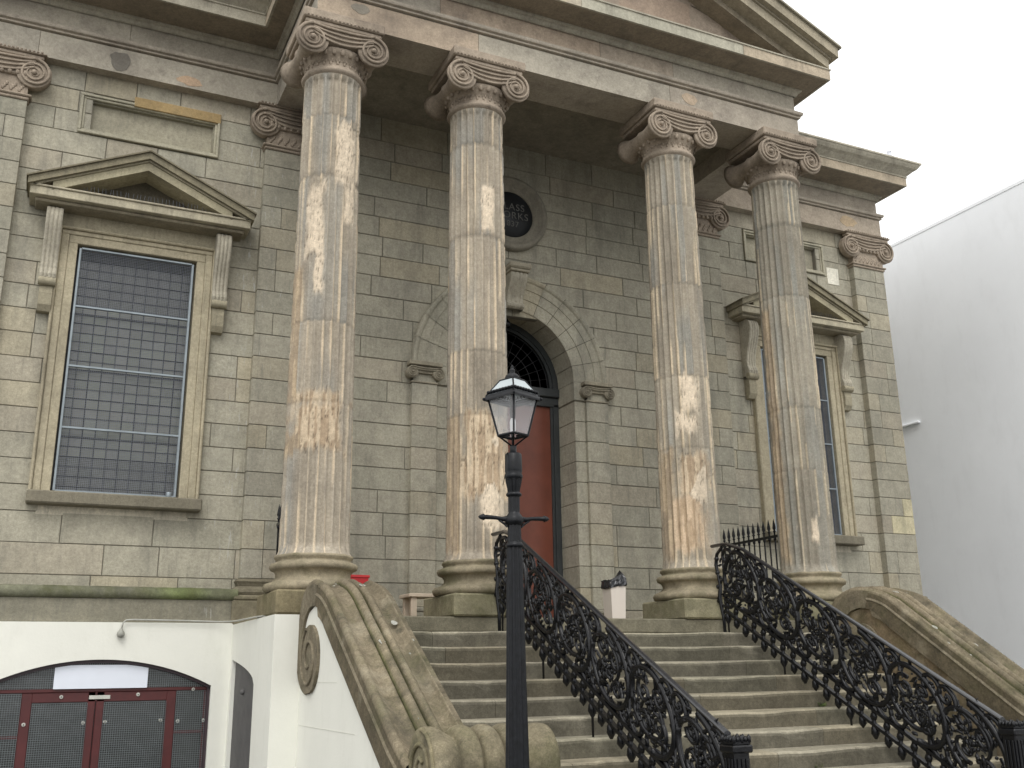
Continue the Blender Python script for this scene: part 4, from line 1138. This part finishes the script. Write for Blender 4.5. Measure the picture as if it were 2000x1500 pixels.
# ---- cast iron handrails
def railing(X, y_top, y_bot, z0, slope, label, HA, HB):
    root = thing('iron_handrail', label, 'handrail', (X, (y_top+y_bot)/2, -2.17), 'cast iron handrails on the steps')
    zr = lambda y: z0+slope*(y+1.0)        # handrail centre height (y negative going down)
    # handrail with rounded top end
    mb = MB(); path = [(X, -.42, z0+.085+.02), (X, -.55, z0+.105), (X, -.70, z0+.10), (X, -.83, z0+.06), (X, -.98, zr(-.98))]
    y = -1.1
    while y > y_bot+.02: path.append((X, y, zr(y))); y -= .2
    path.append((X, y_bot, zr(y_bot)))
    vs = []; fs = []; prof = [(-.028, -.010), (-.03, .004), (-.02, .014), (0, .019), (.02, .014), (.03, .004), (.028, -.010), (.012, -.022), (-.012, -.022)]
    for (px, py, pz) in path:
        for (a, b) in prof: vs.append((px+a, py, pz+b))
    m = len(prof)
    for i in range(len(path)-1):
        for k in range(m): fs.append((i*m+k, i*m+(k+1) % m, (i+1)*m+(k+1) % m, (i+1)*m+k))
    fs += [tuple(range(m)), tuple(range(len(vs)-m, len(vs)))]
    mb.add(vs, fs); mb.build('handrail', M['railtop'], root)
    # two flat bottom rails
    for nm, h in (('bottom_rail', HA), ('lower_rail', HB)):
        mb = MB(); A = [(X+dx, yy, zr(yy)-h+dz) for yy in (-.62, y_bot) for (dx, dz) in ((-.024, -.016), (.024, -.016), (.024, .016), (-.024, .016))]
        mb.add(A, [(0, 1, 5, 4), (1, 2, 6, 5), (2, 3, 7, 6), (3, 0, 4, 7), (0, 3, 2, 1), (4, 5, 6, 7)]); mb.build(nm, M['iron'], root)
    # feet dropping to the steps
    k = 1
    while Y0-k*TR+.12 > y_bot:
        yy = Y0-k*TR+.10; mb = MB(); zz = zr(yy)-.78; zs = -k*RS
        mb.tube([(X, yy, zr(yy)-HA), (X, yy, zr(yy)-HB), (X, yy, zr(yy)-HB-.03), (X, yy, zr(yy)-HB-.08), (X, yy, zr(yy)-HB-.13)]+([(X, yy, zs-.01)] if k % 3 == 1 else []), [.018, .018, .034, .04, .012]+([.010] if k % 3 == 1 else []), 8)
        mb.ball((X, yy, (zr(yy)-(HA+HB)/2)), .042, n=8, sc=(.6, 1, 1))
        y2 = yy-TR/2; mb.tube([(X, y2, zr(y2)-HA), (X, y2, zr(y2)-HB), (X, y2, zr(y2)-HB-.03), (X, y2, zr(y2)-HB-.08), (X, y2, zr(y2)-HB-.12)], [.018, .018, .032, .036, .004], 8); mb.ball((X, y2, (zr(y2)-(HA+HB)/2)), .042, n=8, sc=(.6, 1, 1))
        mb.build('foot', M['iron'], root); k += 1
    # ornamental scroll panels
    H = HA-.01
    npan = 6; yA = -.60; L = (y_bot+.03-yA)/npan
    def PT(s, h, y_s, dx=0): yy = y_s+s*L; return (X+dx, yy, (zr(yy) if yy < -.98 else min(zr(yy), z0+.085))-.02-H*(1-h)*1.0)
    def spiral(mb, y_s, cs, ch, r0, r1, a0, turns, dirn, rt0=.014, rt1=.007, n=26, dx=0):
        pts = []; rs = []; asp = abs(L)/H
        for i in range(n+1):
            t = i/n; a = a0+dirn*turns*2*PI*t; r_ = r0+(r1-r0)*t
            pts.append(PT(cs+r_*cos(a)/asp, ch+r_*sin(a), y_s, dx)); rs.append(rt0+(rt1-rt0)*t)
        mb.tube(pts, [q*1.85 for q in rs], 6); return pts
    def leaf(mb, p, ang, ln, w=.016, dx=0):
        p = Vector(p); d = Vector((0, cos(ang), sin(ang))); q = Vector((0, -sin(ang), cos(ang)))
        pts = [p, p+d*ln*.35+q*ln*.10, p+d*ln*.7+q*ln*.10, p+d*ln+q*ln*.28]
        mb.tube(pts, [w*.5, w, w*.8, .003], 5)
    rdl = random.Random(int(X*100)+9)
    for pn in range(npan):
        y_s = yA+pn*L; mb = MB()
        mb.tube([PT(0, 0, y_s), PT(0, .5, y_s), PT(0, 1, y_s)], .011, 6)
        flip = 1 if pn % 2 == 0 else -1
        F = lambda h: h if flip > 0 else 1-h
        sg = flip
        # big C scroll round a flower
        spiral(mb, y_s, .52, F(.50), .46, .40, sg*PI*1.5, .80, sg, .017, .013, 34)
        spiral(mb, y_s, .52, F(.50), .40, .16, sg*(PI*1.5+.8*2*PI*1.0), .55, sg, .014, .008, 20)
        # S scrolls in the corners
        for (cs, ch, a0, dr) in ((.13, .84, -.4, 1), (.90, .15, 2.7, 1), (.12, .16, .6, -1), (.90, .86, 3.6, -1)):
            spiral(mb, y_s, cs, F(ch), .15, .03, a0*sg, 1.35, dr*sg, .013, .007, 22)
            mb.ball(PT(cs, F(ch), y_s), .020, n=6)
        # inner vines
        for (cs, ch, r0, a0, dr) in ((.36, .62, .15, 1.2, 1), (.68, .36, .15, 4.3, 1), (.38, .30, .12, 3.0, -1), (.70, .70, .12, .2, -1)):
            sp = spiral(mb, y_s, cs, F(ch), r0, .025, a0*sg, 1.5, dr*sg, .011, .006, 22)
            mb.ball(sp[-1], .017, n=6)
        for q_ in ((.0, .5, .07, .47), (.97, .5, .93, .55), (.5, 1.0, .52, .93), (.5, 0.0, .5, .07)):
            mb.tube([PT(q_[0], q_[1], y_s), PT(q_[2], q_[3], y_s)], .014, 6)
        # flower of berries and petals in the middle
        c = Vector(PT(.52, F(.5), y_s)); mb.ball(c, .026, n=8)
        for e in range(7):
            a = e*2*PI/7+pn; p = c+Vector((0, cos(a)*.052, sin(a)*.052)); mb.ball(p, .021, n=6, sc=(.8, 1, 1)); leaf(mb, c+Vector((0, cos(a+.4)*.06, sin(a+.4)*.06)), a+.4, .065, .011)
        for e in range(5): mb.ball(c+Vector((-.018 if e % 2 else .018, rdl.uniform(-.05, .05), rdl.uniform(-.05, .05))), .014, n=6)
        # leaf sprays
        for e in range(70):
            s_, h_ = rdl.uniform(.04, .97), rdl.uniform(.06, .94)
            leaf(mb, PT(s_, h_, y_s, rdl.uniform(-.008, .008)), rdl.uniform(0, 2*PI), rdl.uniform(.06, .12), rdl.uniform(.012, .021))
        for e in range(24): mb.ball(PT(rdl.uniform(.05, .95), rdl.uniform(.08, .92), y_s, rdl.uniform(-.012, .012)), rdl.uniform(.011, .019), n=6)
        mb.build('scroll_panel', M['iron'], root)
    # top end scroll against the plinth
    mb = MB(); mb.tube([(X, -.60, z0+.07), (X, -.50, z0+.0), (X, -.47, z0-.12), (X, -.50, z0-.24), (X, -.53, z0-.36), (X, -.50, z0-.5), (X, -.55, z0-.72), (X, -.56, z0-1.0)], [.018, .02, .022, .018, .022, .026, .02, .018], 8)
    for i in range(7): leaf(mb, (X, -.49-.01*i, z0-.02-.11*i), 2.2+.7*(i % 3), .09, .016)
    for i in range(4): mb.ball((X, -.49, z0-.05-.16*i), .03, n=8)
    mb.tube([(X, -.60+.05*cos(a*.5), z0-.1+.05*sin(a*.5)) for a in range(10)], .012, 6)
    mb.build('end_scroll', M['iron'], root)
    # newel: square fluted post with small crown
    mb = MB(); zt = zr(y_bot)-.03; yc = y_bot-.085; h = .062
    mb.box(X-h, X+h, yc-h, yc+h, -2.17, zt-.06, bev=.008)
    mb.box(X-h-.02, X+h+.02, yc-h-.02, yc+h+.02, zt-.085, zt-.035, bev=.01); mb.box(X-h-.008, X+h+.008, yc-h-.008, yc+h+.008, zt-.034, zt-.01, bev=.004)
    for i in range(5):
        for j in range(5):
            if i in (0, 4) or j in (0, 4): xx, yy = X-h+2*h*i/4, yc-h+2*h*j/4; mb.ball((xx, yy, zt+.0), .022, n=6, sc=(.8, .8, 1.5 if (i+j) % 2 == 0 else .9))
    for s in (-1, 1):
        for i in range(3): q = -h*.55+h*.55*i; mb.box(X+s*h, X+s*(h+.012), yc+q-.012, yc+q+.012, -1.9, zt-.12, bev=.004); mb.box(X+q-.012, X+q+.012, yc+s*h, yc+s*(h+.012), -1.9, zt-.12, bev=.004)
    mb.box(X-h-.03, X+h+.03, yc-h-.03, yc+h+.03, -2.17, -2.0, bev=.01)
    mb.build('newel_post', M['iron'], root)
railing(-1.40, -.46, -4.28, .752, .526, 'black cast iron scrollwork handrail dividing the steps, left one, behind the street lamp', .68, .80)
railing(1.42, -.46, -4.14, .735, .543, 'black cast iron scrollwork handrail on the right, ending near the unpainted stone stair wall', .72, .86)

# ---- spear fences closing the sides of the porch
def spear_fence(X, label):
    root = thing('spear_railing', label, 'railing', (X, 1.1, 0), 'spear topped railings at the porch sides')
    n = 12; y0, y1 = .50, 1.72
    for i in range(n):
        y = y0+(y1-y0)*i/(n-1); mb = MB()
        mb.tube([(X, y, 0), (X, y, 1.22)], .011, 8); mb.lathe([(.011, 1.10), (.02, 1.115), (.02, 1.14), (.011, 1.15), (.012, 1.21), (.022, 1.225), (.012, 1.24), (.024, 1.27), (.016, 1.33), (.001, 1.40)], X, y, 10)
        mb.build('spear_bar', M['iron'], root)
    mb = MB(); mb.box(X-.012, X+.012, y0-.06, y1+.06, 1.14, 1.175); mb.build('cross_rail', M['iron'], root); mb = MB(); mb.box(X-.012, X+.012, y0-.06, y1+.06, .12, .15); mb.build('cross_rail', M['iron'], root)
spear_fence(3.22, 'black spear topped railing between the two right hand columns')
spear_fence(-3.22, 'black spear topped railing mostly hidden behind the leftmost column')

# ---- street lamp
LX, LY = -3.075, -4.477
lamp = thing('street_lamp', 'old black cast iron street lamp with a four sided glass lantern', 'street lamp', (LX, LY, -2.17))
mb = MB()
def fluted(mb, prof, cx, cy, nf=12, depth=.006, n=72, tone=None):
    vs = []
    for (r_, z) in prof:
        for i in range(n): a = 2*PI*i/n; q = r_-depth*(.5+.5*cos(nf*a)); vs.append((cx+q*cos(a), cy+q*sin(a), z))
    fs = [(j*n+i, j*n+(i+1) % n, (j+1)*n+(i+1) % n, (j+1)*n+i) for j in range(len(prof)-1) for i in range(n)]
    mb.add(vs, fs, tone, True)
mb.lathe([(.17, -2.17), (.17, -2.05), (.14, -2.0), (.13, -1.75), (.11, -1.68), (.10, -1.6)], LX, LY, 24)
fluted(mb, [(.085, -1.62), (.072, -1.1), (.062, -.6), (.050, .20)], LX, LY, 10, .011)
mb.build('post', M['lpaint'], lamp)
mb = MB()
mb.lathe([(.046, .195), (.056, .20), (.058, .215), (.048, .225), (.046, .23)], LX, LY, 24)
fluted(mb, [(.044, .23), (.042, .38)], LX, LY, 10, .006)
mb.lathe([(.04, .335), (.055, .345), (.062, .362), (.055, .385), (.052, .392), (.038, .41), (.035, .42)], LX, LY, 24)
fluted(mb, [(.037, .42), (.037, .52)], LX, LY, 10, .005)
mb.lathe([(.036, .515), (.05, .525), (.05, .535), (.04, .545)], LX, LY, 24)
fluted(mb, [(.036, .54), (.052, .615), (.054, .63)], LX, LY, 8, .012)
mb.lathe([(.05, .628), (.058, .64), (.058, .655), (.052, .665), (.056, .68), (.054, .79), (.048, .797), (.022, .80), (.022, .845)], LX, LY, 24)
mb.build('collar', M['lpaint'], lamp)
mb = MB(); dv = Vector((cos(math.radians(-8)), sin(math.radians(-8)), 0)); c = Vector((LX, LY, .375))
for s in (-1, 1):
    pts = [c+dv*s*q+Vector((0, 0, dz)) for q, dz in ((.04, 0), (.08, 0), (.12, .006), (.165, .008), (.19, .008), (.2, .008), (.205, .008), (.222, .008), (.235, .008))]
    mb.tube(pts, [.022, .014, .012, .014, .014, .022, .019, .014, .002], 8)
    mb.tube([c+dv*s*.045+Vector((0, 0, -.05)), c+dv*s*.065+Vector((0, 0, -.03)), c+dv*s*.10+Vector((0, 0, -.008))], .008, 6)
mb.build('ladder_bar', M['lpaint'], lamp)
# lantern, one corner towards the street camera side
LA = math.atan2(CAM.y-LY, CAM.x-LX)+.05
def lc(i, r_, z): a = LA+i*PI/2; return Vector((LX+r_*cos(a), LY+r_*sin(a), z))
LZ0, LZ1, LZ2 = .915, 1.165, 1.285; R0, R1, R2 = .096, .160, .080
mb = MB()
for i in range(4):
    mb.tube([lc(i, R0, LZ0), lc(i, R1, LZ1)], .0075, 6); mb.tube([lc(i, R0, LZ0), lc(i+1, R0, LZ0)], .009, 6); mb.tube([lc(i, R1, LZ1), lc(i+1, R1, LZ1)], .009, 6)
    mb.tube([lc(i, R1+.015, LZ1+.012), lc(i, R2, LZ2)], .006, 6); mb.tube([lc(i, R2, LZ2), lc(i+1, R2, LZ2)], .006, 6)
    mb.tube([lc(i, R0, LZ0), Vector((LX, LY, .84))], .006, 6); mb.tube([lc(i, R0, LZ0), lc(i, .02, LZ0)], .006, 6)
    # eaves strip with scalloped edge
    a, b = lc(i, R1+.027, LZ1-.006), lc(i+1, R1+.027, LZ1-.006); a2, b2 = lc(i, R1+.006, LZ1+.03), lc(i+1, R1+.006, LZ1+.03)
    mb.quad(a, b, b2, a2); mb.quad(a+Vector((0, 0, -.012)), b+Vector((0, 0, -.012)), b, a); mb.quad(a+Vector((0, 0, -.012)), b+Vector((0, 0, -.012)), lc(i+1, R1, LZ1-.012), lc(i, R1, LZ1-.012))
    for k in range(9): p = a2.lerp(b2, (k+.5)/9); mb.ball(p+Vector((0, 0, .006)), .0145, n=6, sc=(1, 1, .9))
    mb.ball(a+Vector((0, 0, 0)), .012, n=6)
lf = mb.build('lantern_frame', M['lpaint'], lamp)
mb = MB()
for i in range(4): mb.quad(lc(i, R0, LZ0), lc(i+1, R0, LZ0), lc(i+1, R1, LZ1), lc(i, R1, LZ1))
mb.build('lantern_glass', M['glasslamp'], lamp)
mb = MB()
for i in range(4): mb.quad(lc(i, R1+.012, LZ1+.02), lc(i+1, R1+.012, LZ1+.02), lc(i+1, R2, LZ2), lc(i, R2, LZ2))
mb.build('roof_glass', M['glassroof'], lamp)
mb = MB()
mb.add([lc(i, R2+.004, LZ2+.004) for i in range(4)]+[Vector((LX, LY, LZ2+.03))], [(0, 1, 4), (1, 2, 4), (2, 3, 4), (3, 0, 4)])
mb.lathe([(.045, LZ2+.006), (.05, LZ2+.016), (.044, LZ2+.03), (.034, LZ2+.042), (.02, LZ2+.05), (.016, LZ2+.058), (.021, LZ2+.066), (.016, LZ2+.078), (.006, LZ2+.085), (.012, LZ2+.092), (.001, LZ2+.106)], LX, LY, 20)
mb.build('finial', M['lpaint'], lamp)
mb = MB(); mb.lathe([(.018, .93), (.02, 1.0), (.017, 1.02), (.012, 1.03), (.001, 1.035)], LX, LY, 14); mb.build('lamp_bulb', plain('bulb_glass', (.85, .85, .85), .2), lamp)
mb = MB((4, 1.6, .8)); mb.box(LX-.014, LX+.014, LY-.014, LY+.014, 1.04, 1.17); mb.tube([(LX, LY, 1.0), (LX, LY, 1.2)], .006, 6); mb.build('lamp_holder', M['lpaint'], lamp)
mb = MB(); mb.tube([(LX-.05, LY-.02, .80), (LX-.055, LY-.03, .76), (LX-.07, LY-.03, .66), (LX-.09, LY-.03, .58)], .0022, 4); mb.build('loose_wire', M['iron'], lamp)

# ================================================================== SMALL THINGS
bx, by = .44, .22
b = thing('waste_bin', 'cream waste bin lined with a black bag on the top step', 'bin', (bx, by, 0))
mb = MB(); h0, h1 = .088, .102
for (za, ha, zb_, hb) in ((.0, h0, .43, h1),):
    A = [(bx-ha, by-ha, za), (bx+ha, by-ha, za), (bx+ha, by+ha, za), (bx-ha, by+ha, za)]; B = [(bx-hb, by-hb, zb_), (bx+hb, by-hb, zb_), (bx+hb, by+hb, zb_), (bx-hb, by+hb, zb_)]
    mb.add(A+B, [(0, 1, 5, 4), (1, 2, 6, 5), (2, 3, 7, 6), (3, 0, 4, 7), (0, 1, 2, 3)])
mb.box(bx-.108, bx+.108, by-.108, by-.098, .415, .435); mb.box(bx-.108, bx-.098, by-.097, by+.108, .415, .435); mb.box(bx+.098, bx+.108, by-.097, by+.108, .415, .435)
mb.build('bin_body', M['cream'], b)
mb = MB(); rd = random.Random(6); ring = []
n = 48
levels = [(.115, .40, .009), (.120, .425, .010), (.116, .45, .010), (.115, .47, .02), (.095, .465, .015)]
vs = []
for li, (h, z, am) in enumerate(levels):
    for i in range(n):
        a = 2*PI*i/n; q = 1/max(abs(cos(a)), abs(sin(a))); q = min(q, 1.3); r_ = h*q+rd.uniform(-am, am)*.6
        lift = .0
        if li >= 2: lift = .085*max(0, cos(a-.1))**3*(li-1)/2
        sag = -.03*max(0, -cos(a)) if li < 2 else 0
        vs.append((bx+r_*cos(a), by+r_*sin(a), z+lift+sag+rd.uniform(-am, am)*.5))
fs = [(j*n+i, j*n+(i+1) % n, (j+1)*n+(i+1) % n, (j+1)*n+i) for j in range(len(levels)-1) for i in range(n)]
mb.add(vs, fs, None, False); mb.add([vs[(len(levels)-1)*n+i] for i in range(n)], [tuple(range(n))]); mb.build('bin_liner', M['bag'], b)
mb = MB()
rx0, rx1, ry0, ry1 = -2.86, -2.41, .72, 1.05
A = [(rx0+.03, ry0+.03, 0), (rx1-.03, ry0+.03, 0), (rx1-.03, ry1-.03, 0), (rx0+.03, ry1-.03, 0)]; B = [(rx0, ry0, .47), (rx1, ry0, .47), (rx1, ry1, .47), (rx0, ry1, .47)]
mb.add(A+B, [(0, 1, 5, 4), (1, 2, 6, 5), (2, 3, 7, 6), (3, 0, 4, 7), (0, 1, 2, 3)]); mb.box(rx0-.012, rx1+.012, ry0-.012, ry1+.012, .47, .50, bev=.005)
tag(mb.build('plastic_box', M['redp']), 'red plastic box standing behind the scroll of the white flanked stair wall', 'box')
tb = thing('small_table', 'low cream painted table half hidden behind the second column', 'table', (-1.6, 1.0, 0))
mb = MB(); mb.box(-1.88, -1.30, .86, 1.22, .285, .325, bev=.006); mb.build('table_top', M['creamp'], tb)
for (x, y) in ((-1.81, .92), (-1.36, .92), (-1.81, 1.16), (-1.36, 1.16)):
    mb = MB(); mb.box(x-.035, x+.035, y-.03, y+.03, 0, .284, bev=.004); mb.build('leg', M['creamp'], tb)
# conduit with bulkhead fitting on the basement wall
cb = thing('outdoor_cable', 'pale grey cable with a small lamp holder along the top of the white basement wall', 'cable', (-4.3, 1.6, 0))
mb = MB(); mb.tube([(-3.62, -.30, .012), (-3.70, .4, .016), (-3.72, 1.2, .02), (-3.74, 1.60, .03), (-3.85, 1.655, .03), (-4.3, 1.66, .04), (-4.75, 1.66, .045), (-4.82, 1.66, .04), (-4.85, 1.66, .01), (-4.86, 1.665, -.06)], .009, 6); mb.build('cable_run', M['cable'], cb)
mb = MB((.7, .7, .68)); mb.lathe([(.012, -.05), (.02, -.065), (.038, -.09), (.042, -.115), (.03, -.14), (.001, -.145)], -4.862, 1.66, 14); mb.build('lamp_holder', M['cable'], cb)
# bird on the cornice
bd = MB(); bxx, byy, bz = 7.13, 1.42, 7.93
bd.tube([(bxx, byy+.03, bz+.02), (bxx, byy+.01, bz+.07), (bxx, byy-.01, bz+.13), (bxx, byy-.02, bz+.19), (bxx, byy-.02, bz+.225), (bxx, byy-.025, bz+.25), (bxx, byy-.03, bz+.275), (bxx, byy-.03, bz+.295)], [.02, .055, .072, .062, .04, .034, .036, .012], 12)
bo = tag(bd.build('pigeon', M['bird']), 'pale bird perched on the cornice above the right corner', 'bird')
mb = MB((.3, .3, .3)); mb.tube([(bxx, byy-.05, bz+.268), (bxx, byy-.085, bz+.258)], [.008, .002], 6); mb.build('beak', M['bird'], bo)
mb = MB((.6, .65, .8))
for s in (-1, 1): mb.tube([(bxx+s*.055, byy-.02, bz+.17), (bxx+s*.06, byy+.01, bz+.11), (bxx+s*.035, byy+.06, bz+.01)], [.02, .028, .006], 8)
mb.build('wings', M['bird'], bo)
mb = MB((1, .4, .35))
for s in (-1, 1): mb.tube([(bxx+s*.02, byy, bz+.05), (bxx+s*.02, byy, bz-.005)], .006, 5)
mb.build('legs', M['bird'], bo)

def blob(mbx, cx, cz, w, h, y0, y1, seed, tn):
    rd = random.Random(seed); n = 14; P_ = [(cx+w*cos(2*PI*i/n)*rd.uniform(.75, 1.1), cz+h*sin(2*PI*i/n)*rd.uniform(.75, 1.1)) for i in range(n)]
    mbx.prism(P_, y0, y1, 'y', tn)
PATCHES = [(-5.47, 6.87, .13, .14, WF-.004, (.5, .53, .55)), (-4.62, 6.80, .16, .07, WF-.003, (1.25, 1.02, .85)), (1.62, 6.92, .13, .09, -.304, (1.25, 1.12, 1.0)), (-3.0, 6.95, .12, .07, -.304, (.72, .74, .74)), (6.4, 6.9, .2, .1, WF-.004, (1.2, 1.05, .85))]
for i_, (cx_, cz_, w_, h_, y_, t_) in enumerate(PATCHES):
    mb = MB(); blob(mb, cx_, cz_, w_, h_, y_, y_+.02, 50+i_, t_); mb.build('stone_patch', M['entab'], BLD)
mb = MB(); mb.lathe([(.03, 1.421), (.032, 1.425), (.032, 1.475), (.03, 1.48), (.001, 1.476)], -4.47, W-.13, 16)
tag(mb.build('tin_can', M['steel']), 'small pale tin standing on the sill of the left window', 'tin')
def weed(x, y, z, seed, label, n=26):
    rd = random.Random(seed); mb = MB()
    for i in range(n):
        a = rd.uniform(0, 2*PI); l = rd.uniform(.03, .08); t = rd.uniform(.3, 1.2); p = Vector((x+rd.uniform(-.03, .03), y+rd.uniform(-.01, .01), z))
        d = Vector((cos(a)*sin(t), -abs(sin(a))*sin(t)*.6, cos(t))); q = d.orthogonal().normalized()*.006
        mb.add([p, p+d*l*.6+q, p+d*l, p+d*l*.6-q], [(0, 1, 2, 3)], (rd.uniform(.7, 1.3), 1, rd.uniform(.6, 1)))
    tag(mb.build('weed', M['leaf']), label, 'weed', 'weeds growing on the steps')
M['leaf'] = plain('weed_leaf', (.07, .11, .025), .7)
weed(1.50, Y0-5*TR-.012+.0, -6*RS+.002, 1, 'green weed at the foot of a riser just left of the right handrail')
weed(.62, Y0-8*TR-.01, -9*RS+.0, 2, 'tiny green weed low down between the two handrails', 12)

# ---- neighbouring building
NX = 9.5
nb = thing('neighbouring_building', 'plain pale rendered building across the alley on the right', 'building', (NX+5, 4, -2.17))
mb = MB(); mb.box(NX, NX+12, -9, 22, -2.17, 7.74); mb.build('wall', M['render'], nb)
mb = MB((1, 1, 1)); mb.box(NX-.01, NX+12.03, -9.03, 22.03, 7.741, 7.80); mb.build('roof_edge', M['render'], nb)
mb = MB((.93, .93, .95)); mb.box(NX-.06, NX-.002, 3.60, 16, 3.99, 4.03, (1.15, 1.15, 1.15), bev=.008); mb.build('ledge', M['render'], nb)
for o in SC.objects:
    pass
print('objects', len(SC.objects), 'polys', sum(len(o.data.polygons) for o in SC.objects if o.type == 'MESH'))
